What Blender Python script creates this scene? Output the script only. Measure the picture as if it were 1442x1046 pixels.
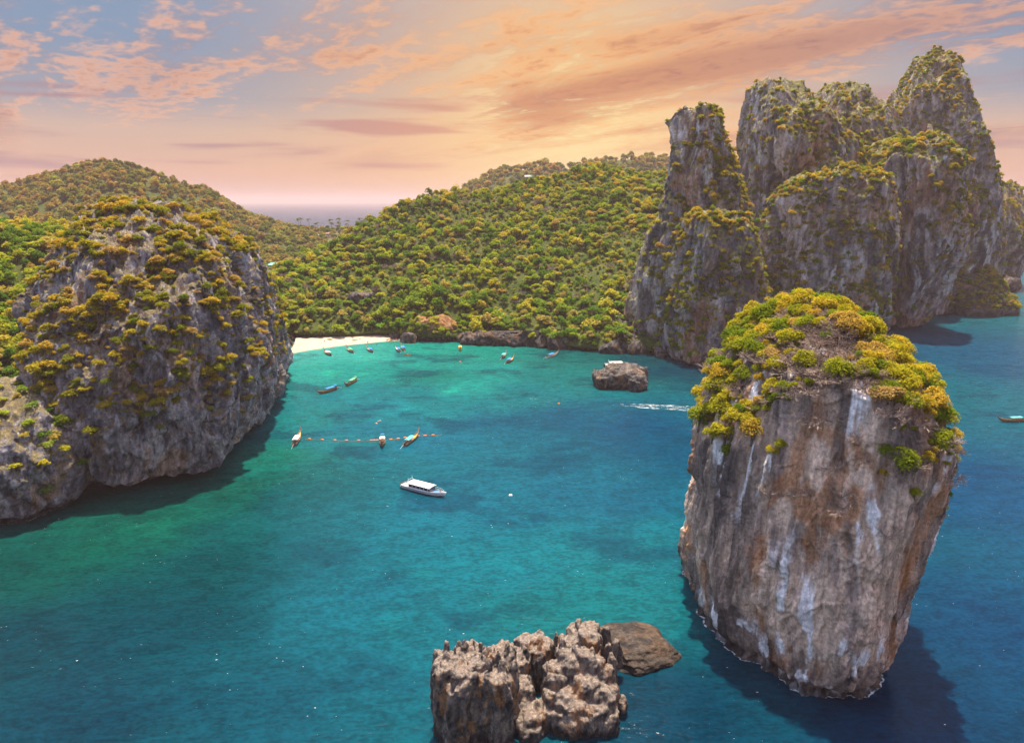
import bpy, bmesh, math, random
import numpy as np
from mathutils import Vector, Matrix

random.seed(7)
RNG = np.random.default_rng(11)
for o in list(bpy.data.objects):
    bpy.data.objects.remove(o)
SC = bpy.context.scene
COL = SC.collection

# ------------------------------------------------------------------ camera
CAM_H = 90.0
PITCH = math.radians(13.5)
cam_d = bpy.data.cameras.new("camera")
cam_d.sensor_width = 36.0
cam_d.lens = 36.0 * 1000.0 / 1442.0
cam_d.clip_start = 0.5
cam_d.clip_end = 60000.0
cam = bpy.data.objects.new("camera", cam_d)
COL.objects.link(cam)
cam.location = (0, 0, CAM_H)
cam.rotation_euler = (math.pi / 2 - PITCH, 0, 0)
SC.camera = cam

# ------------------------------------------------------------------ light
SUN_AZ = math.radians(2.0)      # from straight ahead (+Y), negative = towards -X
SUN_EL = math.radians(75.0)
sun_dir = Vector((math.sin(SUN_AZ) * math.cos(SUN_EL), math.cos(SUN_AZ) * math.cos(SUN_EL), math.sin(SUN_EL)))
sun_l = bpy.data.lights.new("sun", 'SUN')
sun_l.energy = 3.8
sun_l.angle = math.radians(0.6)
sun_l.color = (1.0, 0.88, 0.70)
sun_o = bpy.data.objects.new("sun", sun_l)
COL.objects.link(sun_o)
sun_o.rotation_euler = sun_dir.to_track_quat('Z', 'Y').to_euler()
sun_o.location = (0, 0, 400)

SC.view_settings.view_transform = 'Standard'
SC.view_settings.look = 'None'
SC.view_settings.exposure = 1.40
SC.view_settings.gamma = 1.0
SC.view_settings.use_curve_mapping = False
SC.render.engine = 'CYCLES'
cy = SC.cycles
cy.use_denoising = True
cy.max_bounces = 5
cy.diffuse_bounces = 2
cy.glossy_bounces = 2
cy.transmission_bounces = 3
cy.transparent_max_bounces = 6
cy.volume_bounces = 0
cy.use_adaptive_sampling = True
cy.adaptive_threshold = 0.02
cy.sample_clamp_indirect = 4.0

# ------------------------------------------------------------------ node helper
class NT:
    def __init__(self, tree):
        self.t = tree
        tree.nodes.clear()
    def n(self, kind, **kw):
        nd = self.t.nodes.new(kind)
        for k, v in kw.items():
            setattr(nd, k, v)
        return nd
    def put(self, sock, v):
        if isinstance(v, bpy.types.NodeSocket):
            self.t.links.new(v, sock)
        elif v is not None:
            if isinstance(v, (tuple, list)) and len(v) == 3 and sock.type == 'RGBA':
                v = (*v, 1.0)
            sock.default_value = v
    def math(self, op, a, b=None, c=None, clamp=False):
        nd = self.n('ShaderNodeMath', operation=op, use_clamp=clamp)
        self.put(nd.inputs[0], a); self.put(nd.inputs[1], b)
        if c is not None: self.put(nd.inputs[2], c)
        return nd.outputs[0]
    def vmath(self, op, a, b=None):
        nd = self.n('ShaderNodeVectorMath', operation=op)
        self.put(nd.inputs[0], a); self.put(nd.inputs[1], b)
        return nd.outputs['Value'] if op in ('DOT_PRODUCT', 'LENGTH', 'DISTANCE') else nd.outputs[0]
    def mix(self, f, a, b, mode='MIX'):
        nd = self.n('ShaderNodeMix', data_type='RGBA', blend_type=mode)
        self.put(nd.inputs[0], f); self.put(nd.inputs[6], a); self.put(nd.inputs[7], b)
        return nd.outputs[2]
    def ramp(self, f, stops, interp='LINEAR'):
        nd = self.n('ShaderNodeValToRGB')
        cr = nd.color_ramp
        cr.interpolation = interp
        while len(cr.elements) < len(stops):
            cr.elements.new(0.5)
        for e, (p, c) in zip(cr.elements, stops):
            e.position = p
            e.color = (c, c, c, 1) if isinstance(c, (int, float)) else (*c, 1)
        self.put(nd.inputs[0], f)
        return nd.outputs[0]
    def smooth(self, f, lo, hi, out0=0.0, out1=1.0):
        nd = self.n('ShaderNodeMapRange', interpolation_type='SMOOTHSTEP')
        self.put(nd.inputs[0], f); nd.inputs[1].default_value = lo; nd.inputs[2].default_value = hi
        nd.inputs[3].default_value = out0; nd.inputs[4].default_value = out1
        return nd.outputs[0]
    def mapping(self, v, loc=(0, 0, 0), rot=(0, 0, 0), scale=(1, 1, 1)):
        nd = self.n('ShaderNodeMapping')
        self.put(nd.inputs[0], v); nd.inputs[1].default_value = loc
        nd.inputs[2].default_value = rot; nd.inputs[3].default_value = scale
        return nd.outputs[0]
    def noise(self, v, scale, detail=4.0, rough=0.5, dist=0.0, lac=2.0, out=0):
        nd = self.n('ShaderNodeTexNoise')
        self.put(nd.inputs['Vector'], v); nd.inputs['Scale'].default_value = scale
        nd.inputs['Detail'].default_value = detail; nd.inputs['Roughness'].default_value = rough
        nd.inputs['Lacunarity'].default_value = lac
        nd.inputs['Distortion'].default_value = dist
        return nd.outputs[out]
    def sep(self, v):
        nd = self.n('ShaderNodeSeparateXYZ'); self.put(nd.inputs[0], v)
        return nd.outputs
    def comb(self, x, y, z):
        nd = self.n('ShaderNodeCombineXYZ')
        self.put(nd.inputs[0], x); self.put(nd.inputs[1], y); self.put(nd.inputs[2], z)
        return nd.outputs[0]

# ------------------------------------------------------------------ sky
def srgb(r, g, b):
    f = lambda c: ((c / 255.0) / 12.92) if c <= 10 else (((c / 255.0) + 0.055) / 1.055) ** 2.4
    return (f(r), f(g), f(b))

def scl(c, k):
    return tuple(x * k for x in c)

EXPK = 2.0 ** -SC.view_settings.exposure
world = bpy.data.worlds.new("World")
SC.world = world
world.use_nodes = True
world.cycles.sampling_method = 'NONE'
SKY_ROT, SKY_OFF = -38.0, (6.2, 0.4, 0.0)
def build_sky():
    T = NT(world.node_tree)
    out = T.n('ShaderNodeOutputWorld')
    bg = T.n('ShaderNodeBackground')
    T.t.links.new(bg.outputs[0], out.inputs[0])
    d = T.n('ShaderNodeTexCoord').outputs['Generated']
    x, y, z = T.sep(d)
    zc = T.math('MAXIMUM', z, 0.0)
    E = lambda r, g, b: scl(srgb(r, g, b), EXPK)
    # clear air: mauve low down, pale rose, grey blue further up
    base = T.ramp(zc, [(0.0, E(206, 156, 146)), (0.035, E(222, 174, 148)), (0.085, E(208, 180, 164)), (0.12, E(156, 162, 176)),
                       (0.18, E(130, 154, 182)), (0.33, E(130, 158, 192))])
    sky = T.n('ShaderNodeTexSky', sky_type='NISHITA', sun_disc=False)
    sky.sun_elevation = SUN_EL
    sky.sun_rotation = SUN_AZ
    sky.altitude = 50
    sky.air_density = 1.0
    sky.dust_density = 2.0
    nish = T.mix(1.0, sky.outputs[0], (0.15, 0.15, 0.15), 'MULTIPLY')
    base = T.mix(T.smooth(zc, 0.22, 0.50), base, nish)
    # warm glow round the low bright spot behind the wooded hill
    g_az = math.atan2(0.085, 1.0)
    g_el = math.radians(3.2)
    G = (math.sin(g_az) * math.cos(g_el), math.cos(g_az) * math.cos(g_el), math.sin(g_el))
    ang = T.math('ARCCOSINE', T.math('MINIMUM', T.vmath('DOT_PRODUCT', d, G), 0.99999))
    glow = T.math('POWER', T.smooth(ang, 0.0, 0.62, 1.0, 0.0), 1.25)
    base = T.mix(T.math('MULTIPLY', glow, 0.92), base, E(253, 198, 136))
    core = T.math('POWER', T.smooth(ang, 0.0, 0.30, 1.0, 0.0), 1.5)
    base = T.mix(T.math('MULTIPLY', core, 0.95), base, E(255, 226, 158))
    # cloud sheet: projected on a plane high above, drawn out in streaks
    k = T.math('ADD', zc, 0.075)
    q = T.comb(T.math('DIVIDE', x, k), T.math('DIVIDE', y, k), 0.0)
    a = math.radians(SKY_ROT)
    qr = T.mapping(q, rot=(0, 0, a))
    big = T.noise(T.mapping(qr, loc=SKY_OFF, scale=(1.0, 0.28, 1.0)), 0.55, 2.0, 0.5, 0.3)
    det = T.noise(T.mapping(qr, loc=(1.7, 3.1, 0), scale=(1.0, 0.38, 1.0)), 2.6, 5.0, 0.60, 0.8)
    puff = T.noise(T.mapping(qr, loc=(4, 1, 0), scale=(1.0, 0.75, 1.0)), 11.0, 3.0, 0.6, 0.3)
    dens = T.math('ADD', T.math('ADD', T.math('MULTIPLY', big, 0.85), T.math('MULTIPLY', det, 0.42)), T.math('MULTIPLY', puff, 0.20))
    m = T.smooth(dens, 0.725, 0.85)
    thick = T.smooth(dens, 0.78, 0.90)
    lit = T.mix(glow, E(244, 188, 156), E(255, 190, 118))
    shade = T.mix(glow, E(134, 106, 120), E(182, 112, 94))
    cc = T.mix(T.smooth(T.math('ADD', T.math('MULTIPLY', det, 0.6), T.math('MULTIPLY', puff, 0.4)), 0.40, 0.58), shade, lit)
    cc = T.mix(T.math('MULTIPLY', thick, 0.65), cc, shade)
    hi_fade = T.smooth(zc, 0.02, 0.10)
    m = T.math('MULTIPLY', T.math('MULTIPLY', m, 0.95), hi_fade)
    base = T.mix(m, base, cc)
    # low flat bars of cloud near the horizon
    az = T.math('ARCTAN2', x, y)
    ql = T.comb(T.math('MULTIPLY', az, 3.0), T.math('MULTIPLY', z, 34.0), 2.7)
    low = T.noise(ql, 1.0, 4.0, 0.5, 0.35)
    ml = T.math('MULTIPLY', T.smooth(low, 0.535, 0.66), T.math('MULTIPLY', T.smooth(zc, 0.012, 0.03), T.smooth(zc, 0.11, 0.16, 1.0, 0.0)))
    ml = T.math('MULTIPLY', ml, T.smooth(core, 0.1, 0.7, 0.8, 0.25))
    base = T.mix(ml, base, T.mix(glow, E(168, 130, 140), E(222, 150, 118)))
    T.put(bg.inputs[0], base)
    bg.inputs[1].default_value = 1.0
build_sky()

# ------------------------------------------------------------------ survey helpers (photograph -> place)
CP, SP = math.cos(PITCH), math.sin(PITCH)
def ray(px, py):
    u = (px - 721.0) / 1000.0
    v = (523.0 - py) / 1000.0
    return u, CP + v * SP, -SP + v * CP
def P(px, py, Y):
    """the place seen at (px, py) that stands Y metres ahead"""
    u, dy, dz = ray(px, py)
    t = Y / dy
    return np.array((u * t, Y, CAM_H + dz * t))
def G(px, py, z=0.0):
    """the place seen at (px, py) at height z"""
    u, dy, dz = ray(px, py)
    t = (z - CAM_H) / dz
    return np.array((u * t, dy * t, z))
def project(p):
    d = np.asarray(p, float) - np.array((0, 0, CAM_H))
    f = d[..., 1] * CP - d[..., 2] * SP
    u = d[..., 0] / f
    v = (d[..., 1] * SP + d[..., 2] * CP) / f
    return 721 + 1000 * u, 523 - 1000 * v, f

# ------------------------------------------------------------------ noise
_perm = np.random.default_rng(5).permutation(256)
_perm = np.concatenate([_perm, _perm, _perm])
_g = np.random.default_rng(6).normal(size=(256, 3))
_g /= np.linalg.norm(_g, axis=1)[:, None]
_g = _g.astype(np.float32)
def perlin(p):
    p = np.asarray(p, np.float32)
    pi = np.floor(p).astype(np.int32)
    pf = p - pi.astype(np.float32)
    w = pf * pf * pf * (pf * (pf * 6 - 15) + 10)
    X, Y, Z = (pi[:, i] & 255 for i in range(3))
    res = 0
    for dx in (0, 1):
        for dy in (0, 1):
            for dz in (0, 1):
                h = _perm[_perm[_perm[X + dx] + (Y + dy)] + (Z + dz)]
                g = _g[h & 255]
                dot = g[:, 0] * (pf[:, 0] - dx) + g[:, 1] * (pf[:, 1] - dy) + g[:, 2] * (pf[:, 2] - dz)
                wt = (w[:, 0] if dx else 1 - w[:, 0]) * (w[:, 1] if dy else 1 - w[:, 1]) * (w[:, 2] if dz else 1 - w[:, 2])
                res = res + dot * wt
    return res * 1.5
def fbm(p, octv=4, gain=0.5, lac=2.03):
    p = np.asarray(p, float)
    r, a = 0, 1.0
    for i in range(octv):
        r = r + a * perlin(p + i * 17.3)
        p = p * lac
        a *= gain
    return r
def ridged(p, octv=4, gain=0.5, lac=2.1):
    p = np.asarray(p, float)
    r, a, s = 0, 1.0, 0
    for i in range(octv):
        r = r + a * (1 - 2 * np.abs(perlin(p + i * 31.7)))
        s += a
        p = p * lac
        a *= gain
    return r / s
def sstep(a, b, x):
    t = np.clip((x - a) / (b - a), 0, 1)
    return t * t * (3 - 2 * t)

# ------------------------------------------------------------------ object helpers
def tag(o, label=None, cat=None, group=None, kind=None):
    if label: o['label'] = label
    if cat: o['category'] = cat
    if group: o['group'] = group
    if kind: o['kind'] = kind
    return o
def empty(name, loc=(0, 0, 0), rz=0.0, s=1.0):
    o = bpy.data.objects.new(name, None)
    o.empty_display_size = 0.5
    o.location = loc
    o.rotation_euler = (0, 0, rz)
    o.scale = (s, s, s)
    COL.objects.link(o)
    return o
def mesh_from(name, verts, faces, mat=None, smooth=True):
    me = bpy.data.meshes.new(name)
    verts = np.asarray(verts, np.float32)
    if isinstance(faces, np.ndarray):
        nf, k = faces.shape
        me.vertices.add(len(verts)); me.vertices.foreach_set('co', verts.ravel())
        me.loops.add(nf * k); me.loops.foreach_set('vertex_index', faces.astype(np.int32).ravel())
        me.polygons.add(nf)
        me.polygons.foreach_set('loop_start', np.arange(0, nf * k, k, dtype=np.int32))
        me.polygons.foreach_set('loop_total', np.full(nf, k, np.int32))
        me.update(calc_edges=True)
    else:
        me.from_pydata([tuple(v) for v in verts], [], faces)
        me.update()
    if smooth:
        me.polygons.foreach_set('use_smooth', np.ones(len(me.polygons), bool))
    if mat: me.materials.append(mat)
    return me
def link(name, me, parent=None):
    o = bpy.data.objects.new(name, me)
    COL.objects.link(o)
    if parent: o.parent = parent
    return o
class MB:
    """collects simple solids, then makes ONE mesh of them"""
    def __init__(self): self.v, self.f = [], []
    def add(self, v, f):
        n = len(self.v)
        self.v += [tuple(p) for p in v]
        self.f += [tuple(i + n for i in q) for q in f]
        return self
    def box(self, x0, x1, y0, y1, z0, z1):
        v = [(x, y, z) for z in (z0, z1) for y in (y0, y1) for x in (x0, x1)]
        return self.add(v, [(0, 2, 3, 1), (4, 5, 7, 6), (0, 1, 5, 4), (2, 6, 7, 3), (0, 4, 6, 2), (1, 3, 7, 5)])
    def tube(self, pts, rad, n=6):
        pts = [Vector(p) for p in pts]
        rad = rad if isinstance(rad, (list, tuple)) else [rad] * len(pts)
        v, f = [], []
        for i, p in enumerate(pts):
            t = (pts[min(i + 1, len(pts) - 1)] - pts[max(i - 1, 0)]).normalized()
            a = t.cross(Vector((0.31, 0.87, 0.37))).normalized()
            b = t.cross(a)
            for k in range(n):
                w = 2 * math.pi * k / n
                v.append(p + (a * math.cos(w) + b * math.sin(w)) * rad[i])
        for i in range(len(pts) - 1):
            for k in range(n):
                f.append((i * n + k, i * n + (k + 1) % n, (i + 1) * n + (k + 1) % n, (i + 1) * n + k))
        f.append(tuple(range(n - 1, -1, -1)))
        f.append(tuple(range((len(pts) - 1) * n, len(pts) * n)))
        return self.add(v, f)
    def build(self, name, mat, parent=None, smooth=False):
        return link(name, mesh_from(name, self.v, self.f, mat, smooth), parent)
    def mesh(self, name, mat, smooth=False):
        return mesh_from(name, self.v, self.f, mat, smooth)

# ------------------------------------------------------------------ materials
def new_mat(name):
    m = bpy.data.materials.new(name)
    m.use_nodes = True
    return m, NT(m.node_tree)
def principled(T, color, rough=0.8, spec=0.3, normal=None, metal=0.0):
    out = T.n('ShaderNodeOutputMaterial')
    b = T.n('ShaderNodeBsdfPrincipled')
    T.put(b.inputs['Base Color'], color)
    T.put(b.inputs['Roughness'], rough)
    T.put(b.inputs['Specular IOR Level'], spec)
    b.inputs['Metallic'].default_value = metal
    if normal is not None: T.put(b.inputs['Normal'], normal)
    T.t.links.new(b.outputs[0], out.inputs[0])
    return b
def bump(T, h, strength=0.5, dist=0.5):
    nd = T.n('ShaderNodeBump')
    nd.inputs['Strength'].default_value = strength
    nd.inputs['Distance'].default_value = dist
    T.put(nd.inputs['Height'], h)
    return nd.outputs[0]
def plain(name, color, rough=0.6, spec=0.4, var=0.12, scale=3.0):
    m, T = new_mat(name)
    pos = T.n('ShaderNodeTexCoord').outputs['Object']
    n = T.noise(pos, scale, 5.0, 0.6)
    c = T.mix(T.smooth(n, 0.3, 0.7), scl(color, 1 - var * 1.6), scl(color, 1 + var))
    principled(T, c, rough, spec, bump(T, n, 0.15, 0.05))
    return m

def rock_mat(name, sc=1.0, streak=0.11, bmp=0.6):
    """limestone: the broad staining comes with the mesh (rock_tint); fine upright streaks, grit and relief are added here"""
    m, T = new_mat(name)
    pos = T.n('ShaderNodeNewGeometry').outputs['Position']
    at = T.n('ShaderNodeAttribute', attribute_name='rock_tint')
    n_st = T.noise(T.mapping(pos, scale=(1, 1, streak)), 0.85 / sc, 4.0, 0.65, 0.3)
    n_grit = T.noise(pos, 1.5 / sc, 4.0, 0.72)
    k = T.math('MULTIPLY', T.smooth(n_st, 0.28, 0.72, 0.62, 1.34), T.smooth(n_grit, 0.28, 0.72, 0.70, 1.28))
    col = T.mix(1.0, at.outputs['Color'], T.comb(k, k, k), 'MULTIPLY')
    h = T.math('ADD', n_st, T.math('MULTIPLY', n_grit, 0.6))
    principled(T, col, 0.92, 0.2, bump(T, h, bmp, 1.0 * sc))
    return m

ROCK = {
 # dark, mid, tan, pale, orange, scale, streak, stain, orange amount, pale amount, soil colour, soil low, soil high, bias
 'stack': ((0.040, 0.038, 0.044), (0.34, 0.255, 0.22), (0.62, 0.445, 0.34), (0.78, 0.75, 0.76), (0.38, 0.16, 0.06), 1.0, 0.045, 0.85, 0.75, 0.95, (0.17, 0.115, 0.08), 0.55, 0.85, 0.06),
 'cliff': ((0.026, 0.028, 0.040), (0.165, 0.158, 0.190), (0.36, 0.325, 0.345), (0.50, 0.47, 0.47), (0.44, 0.22, 0.06), 0.8, 0.30, 0.60, 0.40, 0.40, (0.118, 0.092, 0.038), 0.36, 0.70, 0.0),
 'peak': ((0.050, 0.048, 0.060), (0.245, 0.212, 0.230), (0.48, 0.385, 0.35), (0.60, 0.56, 0.56), (0.37, 0.15, 0.06), 1.7, 0.11, 0.75, 0.55, 0.85, (0.125, 0.112, 0.030), 0.20, 0.50, 0.0),
 'karst': ((0.020, 0.019, 0.022), (0.085, 0.072, 0.070), (0.185, 0.142, 0.115), (0.33, 0.29, 0.26), (0.38, 0.165, 0.05), 0.30, 0.40, 0.50, 0.55, 0.45, (0.155, 0.122, 0.10), 0.35, 0.9, 0.0),
 'slab': ((0.014, 0.012, 0.012), (0.036, 0.029, 0.026), (0.070, 0.053, 0.042), (0.12, 0.10, 0.085), (0.13, 0.07, 0.03), 0.45, 1.4, 0.5, 0.30, 0.25, (0.06, 0.046, 0.038), 0.9, 1.3, 0.0),
 'shore': ((0.012, 0.012, 0.014), (0.050, 0.046, 0.048), (0.115, 0.097, 0.088), (0.21, 0.19, 0.18), (0.33, 0.155, 0.05), 0.45, 0.5, 0.5, 0.40, 0.35, (0.12, 0.095, 0.075), 0.85, 1.2, 0.0),
}
def rock_tint(style, v, nrm, seed=0, extra=None):
    dark, mid, tan, pale, orange, sc, streak, stain, o_amt, p_amt, soil, s_lo, s_hi, bias = [np.array(x) if isinstance(x, tuple) else x for x in ROCK[style]]
    v = v + np.array((seed * 3.7, seed * 1.9, seed * 0.7))
    w = np.stack([perlin(v * 0.05 / sc), perlin(v * 0.05 / sc + 40), perlin(v * 0.05 / sc + 80)], 1)
    pw = v + w * np.array((6.0, 6.0, 3.0)) * sc
    st = np.array((1, 1, streak))
    n_big = fbm(v * 0.05 / sc, 3)
    n_st = fbm(pw * st * 0.26 / sc, 4, 0.6)
    f = 0.48 + bias + 0.12 * n_big + 0.27 * n_st
    L = lambda a, b, t: a + (b - a) * t[:, None]
    col = L(dark, mid, sstep(0.26, 0.42, f))
    col = L(col, tan, sstep(0.42, 0.58, f))
    col = L(col, tan * 1.22, sstep(0.62, 0.78, f))
    ds = sstep(0.06, 0.38, fbm(pw * np.array((1, 1, streak * 0.6)) * 0.15 / sc + 33, 4, 0.6) + 0.25 * n_big)
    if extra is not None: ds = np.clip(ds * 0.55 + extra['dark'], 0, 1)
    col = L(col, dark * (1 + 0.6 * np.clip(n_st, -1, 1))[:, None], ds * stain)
    ps = sstep(0.20, 0.40, fbm(pw * np.array((1, 1, streak * 0.45)) * 0.36 / sc + 71, 3, 0.5))
    pm = sstep(-0.05, 0.25, fbm(v * 0.055 / sc + 11, 2))
    col = L(col, pale, ps * pm * p_amt)
    on = sstep(0.20, 0.50, fbm(v * np.array((1, 1, 0.5)) * 0.085 / sc + 23, 4, 0.62))
    col = L(col, orange, on * o_amt * (0.4 + 0.6 * (1 - ds)))
    if extra is not None and 'orange' in extra: col = L(col, orange * 1.1, extra['orange'])
    gr = fbm(v * 0.5 / sc + 5, 3, 0.6)
    so = sstep(s_lo, s_hi, nrm[:, 2] + 0.30 * gr)
    col = L(col, soil[None, :] * (1.3 + 0.8 * np.clip(gr, -1, 1))[:, None], so * 0.9)
    tide = 1 - sstep(0.7, 3.0, v[:, 2] - seed * 0.7 + 2.0 * n_st)
    col = L(col, np.array((0.016, 0.016, 0.018)), tide * 0.8)
    return np.clip(col, 0.004, 0.85)

def leaf_mat(name, ramp, trans=0.42, dry=None):
    m, T = new_mat(name)
    oi = T.n('ShaderNodeObjectInfo')
    geo = T.n('ShaderNodeNewGeometry')
    c = T.ramp(oi.outputs['Random'], ramp)
    isl = geo.outputs['Random Per Island']
    lo = T.mix(1.0, c, (0.62, 0.68, 0.62), 'MULTIPLY')
    hi = T.mix(1.0, c, (1.35, 1.28, 1.1), 'MULTIPLY')
    c = T.mix(isl, lo, hi)
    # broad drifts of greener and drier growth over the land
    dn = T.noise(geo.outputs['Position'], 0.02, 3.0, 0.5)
    up = T.smooth(T.sep(geo.outputs['Position'])[2], 30.0, 120.0, 0.0, 0.38)      # warm glow on the heights, painted into the leaf colour
    c = T.mix(T.math('MAXIMUM', T.math('MULTIPLY', T.smooth(dn, 0.5, 0.68), 0.28), up), c, T.mix(1.0, c, dry or (1.5, 1.02, 0.55), 'MULTIPLY'))  # dry tint serves both the drier drifts and the painted hilltop glow
    out = T.n('ShaderNodeOutputMaterial')
    d = T.n('ShaderNodeBsdfDiffuse'); T.put(d.inputs[0], c)
    t = T.n('ShaderNodeBsdfTranslucent'); T.put(t.inputs[0], T.mix(1.0, c, (1.25, 1.2, 0.6), 'MULTIPLY'))
    mx = T.n('ShaderNodeMixShader'); mx.inputs[0].default_value = trans
    T.t.links.new(d.outputs[0], mx.inputs[1]); T.t.links.new(t.outputs[0], mx.inputs[2])
    T.t.links.new(mx.outputs[0], out.inputs[0])
    return m

def ground_mat(name, a, b, c, scale=0.08):
    m, T = new_mat(name)
    pos = T.n('ShaderNodeNewGeometry').outputs['Position']
    n = T.noise(pos, scale, 8.0, 0.65)
    n2 = T.noise(pos, scale * 9, 5.0, 0.6)
    col = T.ramp(T.math('ADD', T.math('MULTIPLY', n, 0.7), T.math('MULTIPLY', n2, 0.3)), [(0.35, a), (0.5, b), (0.66, c)])
    principled(T, col, 0.95, 0.1, bump(T, n2, 0.8, 1.5))
    return m

M = {}
M['stack'] = rock_mat('stack_limestone', 1.0, 0.10, 0.6)
M['cliff'] = rock_mat('grey_limestone', 0.9, 0.40, 0.8)
M['peak'] = rock_mat('peak_limestone', 2.0, 0.16, 0.8)
M['karst'] = rock_mat('karst_rock', 0.45, 0.5, 0.8)
M['slab'] = rock_mat('wet_slab_rock', 0.7, 1.2, 0.5)
M['shore'] = rock_mat('shore_rock', 0.7, 0.6, 0.9)
M['forest_floor'] = ground_mat('forest_floor', (0.035, 0.052, 0.012), (0.060, 0.075, 0.017), (0.095, 0.085, 0.026))
M['scrub'] = ground_mat('scrub_ground', (0.05, 0.06, 0.018), (0.10, 0.09, 0.03), (0.20, 0.15, 0.08), 0.05)
G_GREEN = [(0.0, (0.075, 0.150, 0.018)), (0.18, (0.120, 0.215, 0.020)), (0.40, (0.215, 0.300, 0.026)), (0.60, (0.330, 0.360, 0.032)), (0.78, (0.440, 0.390, 0.038)),
           (0.88, (0.360, 0.280, 0.075)), (0.93, (0.40, 0.31, 0.10)), (1.0, (0.190, 0.380, 0.034))]
G_DRY = [(0.0, (0.128, 0.165, 0.020)), (0.3, (0.244, 0.242, 0.022)), (0.55, (0.354, 0.289, 0.026)), (0.8, (0.464, 0.319, 0.033)), (0.92, (0.366, 0.248, 0.110)), (1.0, (0.244, 0.307, 0.024))]
G_TOP = [(0.0, (0.110, 0.177, 0.013)), (0.22, (0.195, 0.242, 0.015)), (0.45, (0.299, 0.295, 0.020)), (0.68, (0.403, 0.336, 0.024)), (0.84, (0.439, 0.313, 0.037)), (0.92, (0.366, 0.254, 0.099)), (1.0, (0.220, 0.342, 0.020))]
G_FAR = [(0.0, (0.085, 0.131, 0.029)), (0.35, (0.171, 0.184, 0.037)), (0.65, (0.273, 0.223, 0.052)), (0.9, (0.342, 0.230, 0.086)), (1.0, (0.256, 0.337, 0.051))]
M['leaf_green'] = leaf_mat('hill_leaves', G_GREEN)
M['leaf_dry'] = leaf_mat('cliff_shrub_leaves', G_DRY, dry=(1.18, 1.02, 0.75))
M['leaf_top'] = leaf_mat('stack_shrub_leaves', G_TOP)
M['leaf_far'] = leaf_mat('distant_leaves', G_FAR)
def slice_ramp(r, lo, hi, n=4):
    ps = [q[0] for q in r]
    at = lambda t: tuple(float(np.interp(t, ps, [q[1][i] for q in r])) for i in range(3))
    return [(k / (n - 1), at(lo + (hi - lo) * k / (n - 1))) for k in range(n)]
FAMILY = [('dark green', 0.0, 0.34), ('yellow-green', 0.36, 0.66), ('ochre', 0.70, 0.92)]
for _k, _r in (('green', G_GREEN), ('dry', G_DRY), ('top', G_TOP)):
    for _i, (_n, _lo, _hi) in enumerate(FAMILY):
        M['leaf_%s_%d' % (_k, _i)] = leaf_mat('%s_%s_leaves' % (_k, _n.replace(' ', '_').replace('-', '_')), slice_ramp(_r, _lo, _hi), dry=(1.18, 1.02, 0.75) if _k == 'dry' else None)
M['leaf_palm'] = leaf_mat('palm_leaves', [(0.0, (0.05, 0.075, 0.015)), (1.0, (0.10, 0.11, 0.03))])
M['bark'] = plain('bark', (0.16, 0.125, 0.10), 0.9, 0.1, 0.3, 2.0)
M['twig'] = plain('dry_twigs', (0.34, 0.25, 0.205), 0.9, 0.1, 0.25, 2.0)

# ================================================================== SEA
def grid_axis(lo, hi, step, far_lo, far_hi, grow=1.35):
    a = list(np.arange(lo, hi + 1e-6, step))
    s, x = step, a[-1]
    while x < far_hi:
        s *= grow; x += s; a.append(min(x, far_hi))
    s, x, b = step, a[0], []
    while x > far_lo:
        s *= grow; x -= s; b.append(max(x, far_lo))
    return np.array(b[::-1] + a)
WATER = [(430,496,150,225,208),(480,500,110,215,200),(540,505,95,208,190),(600,492,55,190,168),(650,495,40,180,158),(720,500,40,165,150),(780,510,28,140,132),
 (840,500,22,118,118),(900,505,14,90,105),(960,520,14,80,104),(430,530,70,195,185),(480,525,50,182,170),(560,520,45,180,168),(620,530,25,150,140),(700,520,50,182,170),
 (760,530,25,140,140),(500,560,28,148,162),(540,575,42,178,186),(600,560,24,145,155),(680,545,45,185,175),(740,550,25,140,150),(430,590,28,155,158),(440,625,24,150,158),
 (500,610,24,135,160),(600,620,24,135,165),(700,600,22,120,150),(800,590,20,105,140),(900,600,18,98,138),(960,640,18,98,135),(400,640,22,142,122),(330,690,16,112,98),
 (220,730,22,128,106),(120,780,16,112,96),(30,800,14,98,92),(600,720,25,142,166),(700,700,22,130,156),(800,700,24,125,155),(900,700,22,115,146),(700,800,22,142,160),
 (850,820,20,142,150),(940,790,25,142,156),(800,870,20,140,145),(500,850,22,130,150),(600,900,24,130,146),(300,800,14,92,98),(200,900,14,84,102),(100,1000,14,80,102),
 (400,1000,17,98,120),(500,960,20,120,140),(950,1000,12,74,104),(1380,500,36,108,148),(1400,700,24,96,142),(1400,900,18,84,130),(1350,1040,15,76,118),(1420,400,62,135,160),
 (480,720,20,122,138),(430,700,20,112,120),(20,900,10,76,92),(250,860,13,86,98)]
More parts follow.
